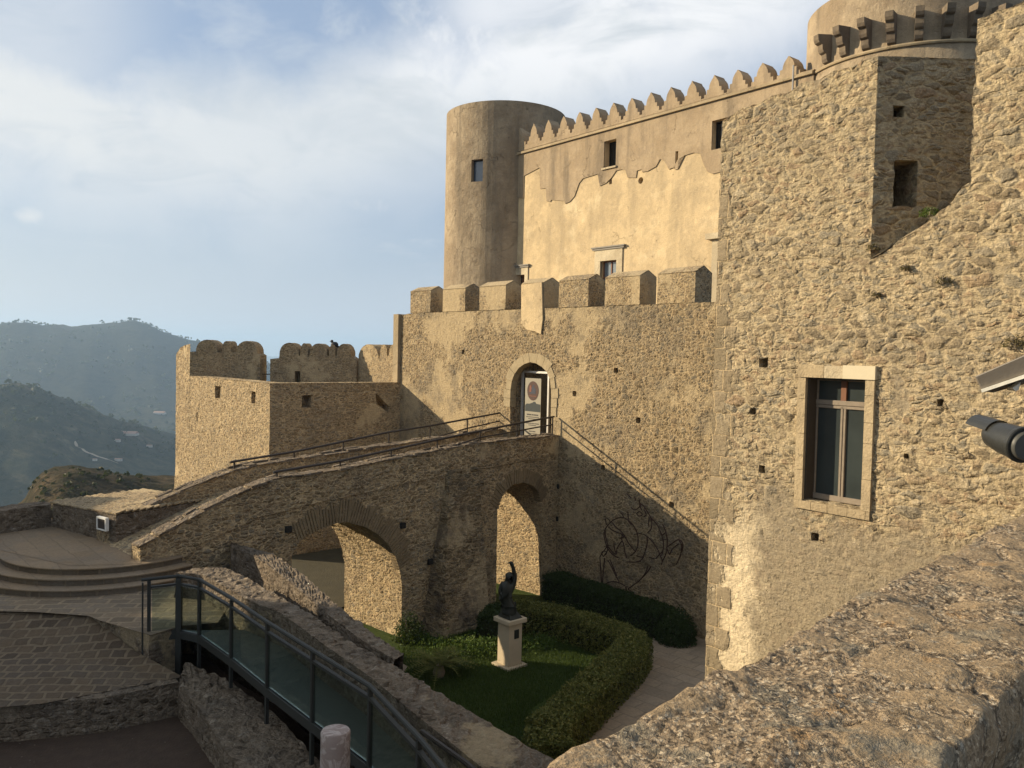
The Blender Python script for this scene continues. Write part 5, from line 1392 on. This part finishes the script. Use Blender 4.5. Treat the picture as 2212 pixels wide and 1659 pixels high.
hedge([fl_(a1), fl_(a2), fl_(a3), fl_(b1), fl_(b2), fl_(b3), fl_(b4), fl_(b5)], HW, HH, 46000, M['hedge'], 'L-shaped clipped hedge bordering the lawn and the paved path', 2)
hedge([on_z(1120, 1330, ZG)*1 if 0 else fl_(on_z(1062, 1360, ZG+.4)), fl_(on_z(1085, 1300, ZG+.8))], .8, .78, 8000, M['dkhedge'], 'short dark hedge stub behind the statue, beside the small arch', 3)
# round shrub at the end of the back hedge
def shrub(c, r, h, n, mat, name, label, cat, seed, sz=.07, group=None):
    rnd = random.Random(seed); V = []; F = []
    o = thing(name, c, label, cat, group)
    for i in range(n):
        d = Vector((rnd.gauss(0, 1), rnd.gauss(0, 1), abs(rnd.gauss(0, 1))*.9)).normalized()
        k = rnd.uniform(.55, 1.0)*(1+.18*mnoise.noise(d*2.3+Vector((seed, 0, 0))))
        leaf(V, F, Vector(c)+Vector((d.x*r*k, d.y*r*k, d.z*h*k)), sz, rnd, d)
    mesh_obj('foliage', V, F, mat, o)
    s = Soup()
    for k in range(5):
        a = rnd.uniform(0, 6.28); s.tube([Vector(c), Vector(c)+Vector((math.cos(a)*r*.4, math.sin(a)*r*.4, h*.75))], .015, 5)
    s.build('stem', M['wood'], o); return o
sb = FG.P(FG.uz(1462, 1310, -.75)[0], -.75, ZG)
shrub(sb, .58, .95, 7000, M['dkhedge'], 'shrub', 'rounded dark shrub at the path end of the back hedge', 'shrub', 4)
# cycad-like plant in the near left corner of the lawn
cy = on_z(948, 1462, ZG)
co = thing('palm_plant', cy, 'low spiky palm-like plant at the left edge of the lawn', 'plant')
V = []; F = []; rnd = random.Random(6)
for k in range(34):
    a = 2*PI*k/34*2.3+rnd.uniform(-.1, .1); el_ = rnd.uniform(.25, 1.25); L_ = rnd.uniform(.85, 1.2); d = Vector((math.cos(a), math.sin(a), 0)); up = Vector((0, 0, 1)); pr_ = None
    sd = Vector((-d.y, d.x, 0))
    for i in range(16):
        t = i/15; p = Vector(cy)+Vector((0, 0, .25))+d*(L_*t*math.cos(el_*.8)+.02)+up*(L_*(t*math.sin(el_)-.55*t*t))
        ll = .20*math.sin(PI*min(1, t*1.05+.05))+.02
        for sg in (-1, 1):
            tip = p+sd*sg*ll+d*.07+up*.04; b = len(V); V += [p-d*.012, p+d*.018, tip]; F.append((b, b+1, b+2))
        if pr_ is not None: b = len(V); V += [pr_-sd*.008, pr_+sd*.008, p+sd*.008, p-sd*.008]; F.append((b, b+1, b+2, b+3))
        pr_ = p
mesh_obj('fronds', V, F, M['hedge'], co)
s = Soup(); s.lathe(cy, [(.12, 0), (.15, .12), (.10, .28), (.01, .3)], 12); s.build('trunk', M['wood'], co)
# grass and weeds
rnd = random.Random(11); V = []; F = []
def inpoly(x, y, P_):
    c = False; j = len(P_)-1
    for i in range(len(P_)):
        if (P_[i].y > y) != (P_[j].y > y) and x < (P_[j].x-P_[i].x)*(y-P_[i].y)/(P_[j].y-P_[i].y)+P_[i].x: c = not c
        j = i
    return c
lawn = [on_z(x, y, ZG) for x, y in ((860, 1400), (940, 1380), (1050, 1350), (1120, 1330), (1270, 1370), (1330, 1400), (1250, 1470), (1150, 1530), (1120, 1620), (1000, 1600), (880, 1480))]
xs_ = [p.x for p in lawn]; ys_ = [p.y for p in lawn]
k = 0
while k < 52000:
    x, y = rnd.uniform(min(xs_), max(xs_)), rnd.uniform(min(ys_), max(ys_))
    if not inpoly(x, y, lawn): continue
    k += 1
    hgt = rnd.uniform(.03, .09)*(1+.9*max(0, mnoise.noise(Vector((x*1.4, y*1.4, 0))))); a = rnd.uniform(0, 6.28); d = Vector((math.cos(a), math.sin(a), 0)); b = len(V)
    V += [Vector((x, y, ZG))-d*.007, Vector((x, y, ZG))+d*.007, Vector((x, y, ZG))+Vector((rnd.uniform(-.03, .03), rnd.uniform(-.03, .03), hgt))]; F.append((b, b+1, b+2))
tag(mesh_obj('grass', V, F, M['grass']), 'short green lawn grass around the statue', 'grass', kind='stuff')
V = []; F = []
wb = [on_z(x, y, ZG) for x, y in ((960, 1400), (1075, 1385), (1080, 1425), (960, 1440))]
for (px, py, n_, sp_) in ((1010, 1405, 2600, .9), (1150, 1395, 1500, .55), (1045, 1400, 1200, .5), (1200, 1385, 500, .4), (890, 1385, 700, .4)):
    c = on_z(px, py, ZG)
    for i in range(n_):
        p = c+Vector((rnd.gauss(0, sp_*.6), rnd.gauss(0, sp_*.35), rnd.uniform(.02, .30)*rnd.random()+.04)); leaf(V, F, p, .07, rnd)
tag(mesh_obj('ground_cover', V, F, M['weed']), 'bright low weeds on the lawn behind the pedestal', 'ground cover', kind='stuff')

# ================================================================== STATUE ON ITS PEDESTAL
pc = on_z(1100, 1437, ZG)
th = math.atan2(FG.d.y, FG.d.x)
fx = Vector((math.cos(th), math.sin(th), 0)); fy = Vector((-fx.y, fx.x, 0))
pd = thing('pedestal', pc, 'tall square pale stone pedestal with a small dark plate, in the middle of the lawn', 'pedestal')
ps = simple('pale_travertine', (.46, .375, .25), .8, 0, .12, 5, .003)
zc_ = at_y(1102, 1342, pc.y).z
s = Soup(); s.box(pc+Vector((0, 0, .03)), fx*.32, fy*.32, Vector((0, 0, .03))); s.build('base', ps, pd, bevel=.008)
s = Soup(); hsh = (zc_-ZG-.06)/2; s.box(Vector((pc.x, pc.y, ZG+.06+hsh)), fx*.215, fy*.215, Vector((0, 0, hsh))); s.build('shaft', ps, pd, bevel=.008)
s = Soup(); s.box(Vector((pc.x, pc.y, zc_+.055)), fx*.30, fy*.30, Vector((0, 0, .055))); s.build('cap', ps, pd, bevel=.01)
s = Soup(); s.box(Vector((pc.x, pc.y, zc_-.27))+fx*.219+fy*.03, fy*.075, fx*.006, Vector((0, 0, .11))); s.build('plate', M['bronze'], pd)
sz0 = zc_+.11
ax_ = Vector((1, 0, 0)); 
stt = thing('statue', (pc.x, pc.y, sz0), 'dark bronze statue of a robed figure raising one arm, standing on the pedestal', 'statue')
k_ = .01145
def sp(px, py, y=0.0): 
    q = at_y(px, py, pc.y+y); return Vector((q.x, q.y, q.z))
me = bpy.data.meshes.new('figure'); bm = bmesh.new()
J = {'pel': (sp(1098, 1296), .15, .13), 'waist': (sp(1093, 1289), .125, .11), 'chest': (sp(1092, 1272), .165, .13), 'neck0': (sp(1095, 1260), .11, .09), 'neck': (sp(1098, 1255), .06, .06), 'head': (sp(1099, 1248), .085, .095), 'head2': (sp(1100, 1241), .088, .095), 'headt': (sp(1098, 1236), .05, .055),
     'shR': (sp(1108, 1264, .03), .075, .07), 'elR': (sp(1112, 1247, .02), .055, .055), 'wrR': (sp(1109, 1228, 0), .042, .042), 'haR': (sp(1105, 1217, 0), .055, .05), 'haR2': (sp(1103, 1214, -.02), .045, .045),
     'shL': (sp(1084, 1264, -.03), .07, .07), 'elL': (sp(1081, 1279, -.05), .055, .055), 'wrL': (sp(1086, 1288, -.12), .04, .04),
     'rb1': (sp(1099, 1306), .165, .15), 'rb2': (sp(1099, 1318), .20, .18), 'rb3': (sp(1098, 1329), .25, .22), 'face': (sp(1103, 1249, -.08), .05, .05)}
E = [('pel','waist'),('waist','chest'),('chest','neck0'),('neck0','neck'),('neck','head'),('head','head2'),('head2','headt'),('chest','shR'),('shR','elR'),('elR','wrR'),('wrR','haR'),('haR','haR2'),('chest','shL'),('shL','elL'),('elL','wrL'),('pel','rb1'),('rb1','rb2'),('rb2','rb3'),('head','face')]
off = Vector(stt.location); idx_ = {k: i for i, k in enumerate(J)}
me.from_pydata([J[k][0]-off for k in J], [(idx_[a], idx_[b]) for a, b in E], [])
o = bpy.data.objects.new('figure', me); COL.objects.link(o)
md_ = o.modifiers.new('skin', 'SKIN'); 
if not me.skin_vertices: 
    bm2 = bmesh.new(); bm2.from_mesh(me); bm2.verts.layers.skin.verify(); bm2.to_mesh(me); bm2.free()
RS = {'neck': 1.1, 'haR': 1.1, 'haR2': 1.0, 'wrR': 1.15, 'rb3': 1.1}
for i, k in enumerate(J):
    sv = me.skin_vertices[0].data[i]; sv.radius = (J[k][1]*RS.get(k, 1.25), J[k][2]*RS.get(k, 1.25)); sv.use_root = (k == 'pel')
sd = o.modifiers.new('sub', 'SUBSURF'); sd.levels = 2; sd.render_levels = 2
dg = bpy.context.evaluated_depsgraph_get(); me2 = bpy.data.meshes.new_from_object(o.evaluated_get(dg)); bpy.data.objects.remove(o)
me2.name = 'figure'; me2.materials.clear(); me2.materials.append(M['bronze']); me2.polygons.foreach_set('use_smooth', [True]*len(me2.polygons))
o = bpy.data.objects.new('figure', me2); COL.objects.link(o); o.parent = stt
s = Soup(); b4_ = [Vector((pc.x, pc.y, 0))+fx*a*.235+fy*b*.2 for a, b in ((-1, -1), (1, -1), (1, 1), (-1, 1))]
t4 = [Vector((sp(1098, 1316).x, pc.y, 0))+fx*a*.12+fy*b*.10 for a, b in ((-1, -1), (1, -1), (1, 1), (-1, 1))]
for i in range(4):
    j = (i+1) % 4; s.quad(b4_[i]+Vector((0, 0, sz0)), b4_[j]+Vector((0, 0, sz0)), t4[j]+Vector((0, 0, sz0+.24)), t4[i]+Vector((0, 0, sz0+.24)))
s.quad(*[p+Vector((0, 0, sz0+.24)) for p in t4]); s.build('robe_foot', M['bronze'], stt)
s = Soup()
for i in range(5):
    fpt = sp(1104.5-i*.9, 1215.5+(i % 2)*.6, -.03); s.tube([fpt, fpt+Vector((-.02, -.03, .035-.006*i)), fpt+Vector((-.03, -.05, .0))], .011, 5)
s.build('fingers', M['bronze'], stt, True)
s = Soup(); wv = sp(1094, 1289); s.lathe((wv.x, wv.y, wv.z-.03), [(.135, 0), (.148, .01), (.148, .05), (.135, .06)], 20, cap=False); s.build('belt', M['bronze'], stt, True)

# ================================================================== WIRE HORSEMAN on the gate wall
wr = thing('wire_sculpture', FG.P(FG.uz(1390, 1280)[0], -.3, ZG+1), 'rusty bent-rod outline of a horse and rider mounted on the shaded gate wall', 'sculpture')
K = .162   # crop scale
def wpx(L): return [(1261.4+K*x, 1062.7+K*y) for x, y in L]
rust = simple('rusty_rod', (.05, .026, .018), .8, .2)
parts_ = {
 'horse_outline': [[(245,1310),(235,1200),(225,1050),(215,900),(212,870)], [(245,1290),(255,1100),(265,1000),(278,880)], [(212,870),(240,820),(285,760),(300,720),(275,620),(270,540),(300,470),(360,400),(430,355),(500,340),(560,355),(640,420),(690,500),(720,600),(715,720),(680,800),(620,850)],
   [(258,860),(235,810),(265,790),(300,800),(260,860)], [(300,720),(320,760),(370,820),(440,870),(460,870)], [(285,480),(285,560),(300,640),(320,720),(310,790),(290,840)], [(320,910),(370,1000),(420,1110),(470,1200)], [(345,900),(380,980),(440,1120)], [(245,1310),(280,1240),(330,1205),(400,1195),(470,1210),(550,1250)],
   [(560,1260),(565,1400)], [(590,1295),(660,1350),(720,1410)], [(590,1290),(690,1220),(770,1150),(830,1060),(850,990)], [(720,1200),(800,1120),(860,1050),(895,990)], [(620,1440),(720,1420),(800,1455),(900,1500)]],
 'rider_outline': [[(300,440),(290,380),(295,345),(330,365),(350,400)], [(330,470),(400,520),(500,560),(530,600)], [(370,400),(430,470),(510,540),(560,620),(580,650)], [(520,560),(500,620),(530,700),(545,800),(570,880)], [(480,620),(550,600),(580,660),(640,740),(690,800)],
   [(330,740),(380,800),(430,830),(440,760),(480,690),(510,650)], [(400,680),(405,740),(430,835)], [(500,280),(540,350)], [(585,260),(590,340),(600,400),(650,440)]],
 'plume_outline': [[(570,20),(630,80)], [(675,60),(690,120)], [(740,100),(745,170),(770,240)], [(745,150),(790,180),(850,270),(890,340),(905,420),(890,500),(850,540)], [(630,210),(680,240),(730,210),(760,170)], [(700,290),(740,320),(780,300),(740,260),(700,290)], [(870,340),(860,420),(870,470)], [(800,230),(830,300),(800,330)]],
 'shield_outline': [[(790,560),(850,600),(920,670),(980,760),(1020,850),(1045,920),(1030,970)], [(840,600),(845,680),(820,780),(795,850),(770,870),(700,850)], [(900,350),(970,430),(1020,530),(1055,640),(1060,740),(1035,850)], [(1050,430),(1090,530),(1110,640),(1105,760),(1080,860),(1045,920)], [(1040,580),(1090,540)],
   [(1100,740),(1170,690),(1265,635),(1320,700),(1290,830),(1255,920),(1230,965)], [(1110,760),(1140,830),(1180,760),(1265,690)], [(1265,640),(1300,700),(1295,780)], [(960,890),(1000,840),(1040,800)], [(870,870),(940,890)], [(700,930),(760,910),(800,860)], [(580,930),(680,935),(760,920)]]}
def smooth_line(L, k=4):
    if len(L) < 3: return L
    out = []
    for i in range(len(L)-1):
        p0 = L[max(0, i-1)]; p1 = L[i]; p2 = L[i+1]; p3 = L[min(len(L)-1, i+2)]
        for j in range(k):
            t = j/k; out.append(tuple(.5*((2*p1[a])+(-p0[a]+p2[a])*t+(2*p0[a]-5*p1[a]+4*p2[a]-p3[a])*t*t+(-p0[a]+3*p1[a]-3*p2[a]+p3[a])*t**3) for a in (0, 1)))
    return out+[L[-1]]
for nm, ls in parts_.items():
    s = Soup()
    for i, L in enumerate(ls):
        q = [FG.P(*(lambda a: (a[0], -.22-.03*(i % 4), a[1]))(FG.uz(x, y, -.22-.03*(i % 4)))) for x, y in smooth_line(wpx(L))]
        s.tube(q, .018, 5)
    s.build(nm, rust, wr, True)
for x, y in ((300, 720), (700, 560), (1050, 640), (565, 1380), (245, 1300)):
    s = Soup(); u, z = FG.uz(*wpx([(x, y)])[0], -.2); s.tube([FG.P(u, -.3, z), FG.P(u, .05, z)], .014, 5); s.build('wall_bracket', rust, wr)

# ================================================================== FLOODLIGHTS at the right edge
def cyl(s, a, b, r0, r1, n=28): s.tube([a, b], 1.0, n, True, [r0, r1])
blk = simple('black_lamp_housing', (.035, .036, .034), .38, .2, .3, 12, .001)
Yl = 3.3
fb = on_z(2330, 1300, zF)
mast = at_y(2330, 960, Yl+.25)
sl2 = thing('spotlight', (mast.x, mast.y, zF), 'black round spotlight housing with hood, reaching in at the right edge over the parapet', 'spotlight')
ax1 = Vector((.10, -.97, -.14)).normalized()
c1 = at_y(2204, 959, 3.2); r1 = .0665
s = Soup(); s.tube([c1-ax1*.18, c1-ax1*.15, c1-ax1*.08, c1], 1, 28, True, [r1*.55, r1*.80, r1*.95, r1]); s.build('housing', blk, sl2, True)
s = Soup(); s.tube([c1, c1+ax1*.008, c1+ax1*.018, c1+ax1*.022], 1, 28, True, [r1*1.05, r1*1.08, r1*1.08, r1*1.02]); s.build('rim', blk, sl2, True)
s = Soup(); s.tube([c1+ax1*.022, c1+ax1*.035, c1+ax1*.040], 1, 28, True, [r1*.86, r1*.85, r1*.78]); s.build('back_cap', simple('grey_lamp_cap', (.075, .075, .068), .5), sl2, True)
h0 = c1-ax1*.13; s = Soup()
sd_ = ax1.cross(Vector((0, 0, 1))).normalized(); upv = sd_.cross(ax1)
arcp = [(math.cos(t)*sd_+math.sin(t)*upv) for t in [R(20+14*k) for k in range(11)]]
for q0_, q1_ in zip(arcp, arcp[1:]):
    s.quad(h0+q0_*r1*.93, h0+q1_*r1*.93, h0+q1_*r1*.86-ax1*.13, h0+q0_*r1*.86-ax1*.13); s.quad(h0+q0_*r1*.96, h0+q1_*r1*.96, h0+q1_*r1*.89-ax1*.13, h0+q0_*r1*.89-ax1*.13)
s.build('hood', blk, sl2)
s = Soup(); s.tube([c1+ax1*.0+Vector((.05, 0, 0)), mast, Vector((mast.x, mast.y, zF-.02))], .018, 8); s.tube([Vector((mast.x, mast.y, zF-.02)), Vector((mast.x, mast.y, zF+.01))], .07, 12); s.build('bracket', blk, sl2, True)
# flat floodlight above
Y2 = 3.1
m2_ = at_y(2360, 800, Y2+.3)
fl2 = thing('floodlight', (m2_.x, m2_.y, zF), 'flat grey floodlight with a white lip at the right edge, above the round spotlight', 'floodlight')
def q3(x, y, Y): return at_y(x, y, Y)
s = Soup(); s.prism([q3(2106, 813, Y2), q3(2120, 842, Y2), q3(2330, 768, Y2-.2), q3(2310, 725, Y2-.2)], ray(2110, 830)*.22); s.build('housing', simple('grey_lamp_housing', (.17, .15, .125), .55, .2), fl2, bevel=.004)
s = Soup(); s.prism([q3(2119, 841, Y2-.01), q3(2121, 848, Y2-.01), q3(2330, 778, Y2-.21), q3(2328, 769, Y2-.21)], ray(2120, 845)*.20); s.build('lip', simple('white_lamp_lip', (.75, .72, .62), .5), fl2)
s = Soup(); s.prism([q3(2128, 846, Y2+.05), q3(2146, 848, Y2+.05), q3(2180, 838, Y2+.05), q3(2330, 800, Y2), q3(2330, 775, Y2)], (.04, .12, 0)); s.build('lens', simple('brown_lamp_lens', (.14, .11, .07), .3), fl2)
s = Soup(); s.prism([q3(2187, 838, Y2-.02), q3(2205, 826, Y2-.02), q3(2201, 842, Y2-.02), q3(2194, 845, Y2-.02)], (.03, .1, 0)); s.build('clip', simple('white_clip', (.75, .72, .62), .5), fl2)
s = Soup(); s.tube([q3(2300, 800, Y2+.1), m2_, Vector((m2_.x, m2_.y, zF-.02))], .02, 8); s.build('bracket', blk, fl2, True)

# ================================================================== PLANTS IN THE WALL
for i, (px, py, r_s, n_, mt, nm, lab) in enumerate(((1992, 462, .17, 420, 'weed', 'wall_plant', 'green leafy plant growing below the square opening in the shaded upper wall'),
        (1958, 583, .10, 160, 'dry', 'dry_tuft', 'dry tuft on the rubble wall below the ledge corner'), (2040, 612, .13, 200, 'dry', 'dry_tuft', 'dry tuft on the rubble wall right of the other tufts, above the window level'),
        (2195, 750, .20, 380, 'dry', 'dry_tuft', 'larger brown tuft on the rubble wall just above the flat floodlight'), (1888, 540, .12, 220, 'dry', 'dry_tuft', 'dry tuft at the foot of the shaded wall corner'), (1895, 640, .08, 120, 'dry', 'dry_tuft', 'small dry tuft on the rubble wall above the window'))):
    u, z = FW.uz(px, py); c = FW.P(u, -.03 if i else .25, z)
    shrub(c, r_s, r_s*.9, n_, M[mt], nm, lab, 'plant', 20+i, .035, None if i == 0 else 'dry tufts growing from the rubble wall')
for i, (px, py, lab) in enumerate(((884, 1372, 'small climbing bush at the foot of the pier by the large arch'),)):
    c = on_z(px, py+12, ZG); shrub(c, .45, .8, 1500, M['dkhedge'], 'bush', lab, 'bush', 40+i, .07)

# ================================================================== UNSEEN SHADE BLOCK to the left (off frame; added to shade steps and walkway)
nb = thing('unseen_shade_block', (-25, 14, -8), 'unseen stone block added left of the terrace to cast shade on it', 'shade block')
nbm = M['bastion']
for nm, y0, y1, zt_, x0 in (('wall', 4.6, 18.45, 5.2, -30), ('low_shade_part', 18.5, 23.6, 1.75, -30)):
    s = Soup(); s.box(((x0-25)/2, (y0+y1)/2, (zt_-10)/2), (2.5, 0, 0), (0, (y1-y0)/2, 0), (0, 0, (zt_+10)/2)); s.build(nm, nbm, nb)

# ================================================================== LANDSCAPE
def lerp(a, b, t): return a+(b-a)*max(0, min(1, t))
def table(T, x):
    if x <= T[0][0]: return T[0][1]
    for (a, p), (b, q) in zip(T, T[1:]):
        if x <= b: return p+(q-p)*(x-a)/(b-a)
    return T[-1][1]
def sky_z(px, py, Rr):     # height of a ridge at range Rr whose crest shows at this pixel
    d = ray(px, py); return d.z/math.hypot(d.x, d.y)*Rr
RA, RB2, RC2 = 2900.0, 1250.0, 170.0
ridgeA = [(-900,760),(-500,712),(-200,706),(0,702),(60,699),(120,700),(160,704),(200,701),(240,698),(290,697),(330,706),(370,723),(420,737),(470,752),(540,778),(600,792),(700,800),(900,806),(1200,812)]
ridgeB = [(-900,700),(-300,800),(0,830),(80,838),(130,862),(200,885),(260,912),(330,935),(420,955),(600,965),(1200,970)]
knoll = [(-900,1120),(40,1110),(58,1085),(70,1050),(90,1028),(120,1014),(160,1010),(200,1016),(250,1028),(300,1036),(380,1038),(600,1045),(1200,1060)]
def px_of_az(a):
    t = math.tan(max(-1.2, min(1.2, a))); return W0/2+FPX*t
def terr(a, r):
    px = px_of_az(a)
    base = table([(30, -10.5), (60, -18), (110, -32), (170, -42), (300, -75), (600, -135), (900, -160), (1500, -178), (2300, -190), (4000, -215), (9000, -260), (30000, -300)], r)
    x, y = r*math.sin(a), r*math.cos(a)
    v = Vector((x, y, 0))
    am = min(1, max(0, (r-200)/700))
    z = base + am*(mnoise.fractal(v/420, 1.0, 2.1, 6)*22 + mnoise.fractal(v/95+Vector((9, 2, 0)), 1.0, 2.1, 4)*5) 
    inb = 1.0
    def ridge(z, T, Rr, w0, w1, rough):
        crest = sky_z(px, table(T, px), Rr) + mnoise.fractal(v/(Rr*.04), 1.0, 2.0, 5)*rough
        if r < Rr: k = max(0, 1-(Rr-r)/w0)
        else: k = max(0, 1-(r-Rr)/w1)
        k = k*k*(3-2*k); zz = lerp(z, crest, k)
        # gullies
        zz -= (1-k)*k*4*abs(mnoise.noise(Vector((a*26, r/900, 4))))*rough*1.8
        return zz
    if abs(a) < 1.2:
        z = ridge(z, ridgeB, RB2, 420, 500, 7) if px < 1400 else z
        z = ridge(z, ridgeA, RA, 1100, 1500, 12)
        z = ridge(z, knoll, RC2, 60, 90, .6) if r < 330 else z
    return z
angs = [R(-180+4*k) for k in range(32)] + [R(-52+.22*k) for k in range(240)] + [R(1+4*k) for k in range(45)]
rs = [26]
while rs[-1] < 26000: rs.append(rs[-1]*(1.028 if 600 < rs[-1] < 3600 else 1.05))
V = []; F = []
for r in rs:
    for a in angs:
        V.append(Vector((r*math.sin(a), r*math.cos(a), terr(a, r))))
na = len(angs)
for i in range(len(rs)-1):
    for j in range(na):
        j2 = (j+1) % na; F.append((i*na+j, i*na+j2, (i+1)*na+j2, (i+1)*na+j))
b = len(V); V.append(Vector((0, 0, -10.5)))
for j in range(na): F.append((b, (j+1) % na, j))
mt, g = new_mat('scrub_hills'); p = objc(g)
n1_ = g.noise(p, .012, 8.0, .65); n2_ = g.noise(p, .06, 8.0, .7); n3_ = g.noise(p, .35, 5.0, .7)
gm = g.n('ShaderNodeNewGeometry'); 
col = g.ramp(g.m('ADD', g.m('MULTIPLY', n1_, .55), g.m('MULTIPLY', n2_, .45)), [(.36, (.013, .018, .008)), (.47, (.026, .031, .013)), (.55, (.050, .048, .023)), (.62, (.10, .085, .046)), (.72, (.19, .155, .09))])
pos = g.n('ShaderNodeSeparateXYZ', None, Vector=p); dist_ = g.vm('LENGTH', p)
near_ = g.sm(dist_, 120, 330, 1.0, 0.0)
col = g.mix(g.m('MULTIPLY', near_, .8), col, g.ramp(g.m('ADD', g.m('MULTIPLY', g.noise(p, .11, 6.0, .68), .7), g.m('MULTIPLY', n3_, .3)), [(.40, (.035, .033, .016)), (.52, (.085, .062, .034)), (.62, (.17, .115, .064))]))
farm = g.sm(dist_, 1500, 2300); col = g.mix(g.m('MULTIPLY', farm, .7), col, g.ramp(n2_, [(.35, (.011, .015, .008)), (.7, (.03, .034, .018))]))
vv = g.m('MULTIPLY_ADD', n3_, 1.3, .35); col = g.mix(.8, col, g.n('ShaderNodeCombineColor', None, Red=vv, Green=vv, Blue=vv).outputs[0], 'MULTIPLY')
finish(mt, g, col, .95, bump=g.m('ADD', n3_, g.m('MULTIPLY', n2_, 4.0)), bdist=2.0, spec=.05)
me = bpy.data.meshes.new('hills'); me.from_pydata(V, [], F); me.materials.append(mt)
bm = bmesh.new(); bm.from_mesh(me); bmesh.ops.recalc_face_normals(bm, faces=bm.faces); bm.to_mesh(me); bm.free()
me.polygons.foreach_set('use_smooth', [True]*len(me.polygons))
ho = bpy.data.objects.new('hills', me); COL.objects.link(ho); struct(ho)
# far-off woods: clumps of foliage scattered over the slopes (uncountable)
def ground_at(px, py, rmin=150, rmax=8000):
    d = ray(px, py); h = math.hypot(d.x, d.y); a = math.atan2(d.x, d.y); r = rmin; 
    while r < rmax:
        if d.z/h*r < terr(a, r): return Vector((r*math.sin(a), r*math.cos(a), terr(a, r)))
        r *= 1.012
    return None
V = []; F = []; rnd = random.Random(77)
def clump(c, s_, n=9):
    for i in range(n):
        d = Vector((rnd.gauss(0, 1), rnd.gauss(0, 1), abs(rnd.gauss(0, 1)))).normalized()
        p = c+Vector((d.x*s_*.7, d.y*s_*.7, d.z*s_*.8+s_*.2)); a = Vector((rnd.gauss(0, 1), rnd.gauss(0, 1), rnd.gauss(0, 1))).normalized(); t = a.orthogonal().normalized(); b_ = a.cross(t); k = len(V); l = s_*.42
        V.extend((p-t*l, p+b_*l, p+t*l, p-b_*l)); F.append((k, k+1, k+2, k+3))
cnt = 0
while cnt < 5200:
    a = R(rnd.uniform(-34, -8)); r = 220*math.exp(rnd.uniform(0, 1)*math.log(2960/220))
    v = Vector((r*math.sin(a), r*math.cos(a), 0)); dens = mnoise.fractal(v/160, 1.0, 2.0, 3)
    if dens < rnd.uniform(-.25, .35): continue
    cnt += 1; z = terr(a, r); clump(Vector((v.x, v.y, z-1)), rnd.uniform(2.5, 5.5)*(1.0 if r < 1500 else 1.7), 8 if r < 1500 else 6)
tag(mesh_obj('woods', V, F, leafmat('far_tree_foliage', (.014,.022,.008), (.028,.036,.013), (.050,.055,.022))), 'dark woods and scrub scattered over the valley slopes', 'woods', kind='stuff')
V = []; F = []
for k in range(130):
    a = math.atan((rnd.uniform(55, 360)-W0/2)/FPX); r = rnd.uniform(135, 172); z = terr(a, r); c = Vector((r*math.sin(a), r*math.cos(a), z)); clump(c, rnd.uniform(.25, .8), 12)
tag(mesh_obj('hillside_scrub', V, F, leafmat('scrub_foliage', (.02,.026,.010), (.04,.045,.017), (.09,.075,.03))), 'scrub growing on the reddish knoll beyond the terrace', 'scrub', kind='stuff')
# farmhouses in the valley
wh = simple('white_farm_wall', (.45, .42, .37), .8); rf = simple('farm_roof', (.35, .22, .16), .85)
for px, py, w_, hh_, lab in ((417, 1) and (345, 897, 17, 4, 'white farmhouse with a long roof far in the valley, rightmost by the bastion'), (278, 946, 26, 3, 'long low pale farm shed in the valley woods'), (253, 965, 9, 3, 'pair of pale sheds at the end of the valley track'),
        (256, 1000, 10, 2.5, 'pale farm hut just above the knoll'), (205, 1001, 6, 2.2, 'tiny white hut left of the pale farm hut above the knoll'), (323, 970, 8, 2.5, 'small pale house below the long farm shed')):
    p0 = ground_at(px, py)
    if p0 is None: continue
    w_ = w_*p0.length/1400
    t_ = thing('farmhouse', p0, lab, 'farmhouse', 'farm buildings in the valley')
    s = Soup(); s.box(p0+Vector((0, 0, hh_/2)), (w_/2, 0, 0), (0, w_/4, 0), (0, 0, hh_/2)); s.build('walls', wh, t_)
    s = Soup(); s.prism([p0+Vector((-w_/2-.3, -w_/4-.3, hh_)), p0+Vector((-w_/2-.3, w_/4+.3, hh_)), p0+Vector((-w_/2-.3, 0, hh_+w_*.12))], (w_+.6, 0, 0)); s.build('roof', rf, t_)
# pale track in the valley
tk = [ground_at(x, y) for x, y in ((160, 962), (166, 970), (178, 976), (195, 984), (212, 992), (232, 999), (258, 1004))]
tk = [p for p in tk if p is not None]; V = []; F = []
fine_ = []
for a, b in zip(tk, tk[1:]):
    for k in range(10):
        p = a.lerp(b, k/10); an = math.atan2(p.x, p.y); r = math.hypot(p.x, p.y); fine_.append(Vector((p.x, p.y, terr(an, r)+1.2)))
for i, p in enumerate(fine_):
    q = (fine_[min(i+1, len(fine_)-1)]-fine_[max(i-1, 0)]).normalized(); n_ = Vector((-q.y, q.x, 0))*1.8; V += [p-n_, p+n_]
    if i: F.append((2*i-2, 2*i-1, 2*i+1, 2*i))
struct(mesh_obj('valley_track', V, F, simple('pale_track', (.30, .25, .18), .9)))

# ================================================================== HAZE
s = Soup(); HX = 12000
s.box((0, 0, (-340+140)/2), (HX, 0, 0), (0, HX, 0), (0, 0, 240))
hm = bpy.data.materials.new('haze_air'); hm.use_nodes = True; hm.node_tree.nodes.clear(); g = NT(hm.node_tree)
vp = g.n('ShaderNodeVolumePrincipled', None, Color=(.50, .72, 1.0), Density=.00015, Anisotropy=.2)
o = g.n('ShaderNodeOutputMaterial'); g.put(o.inputs['Volume'], vp.outputs[0])
hz_ = s.build('haze', hm); hz_['kind'] = 'stuff'; hz_['label'] = 'pale blue haze over the far hills and valley'
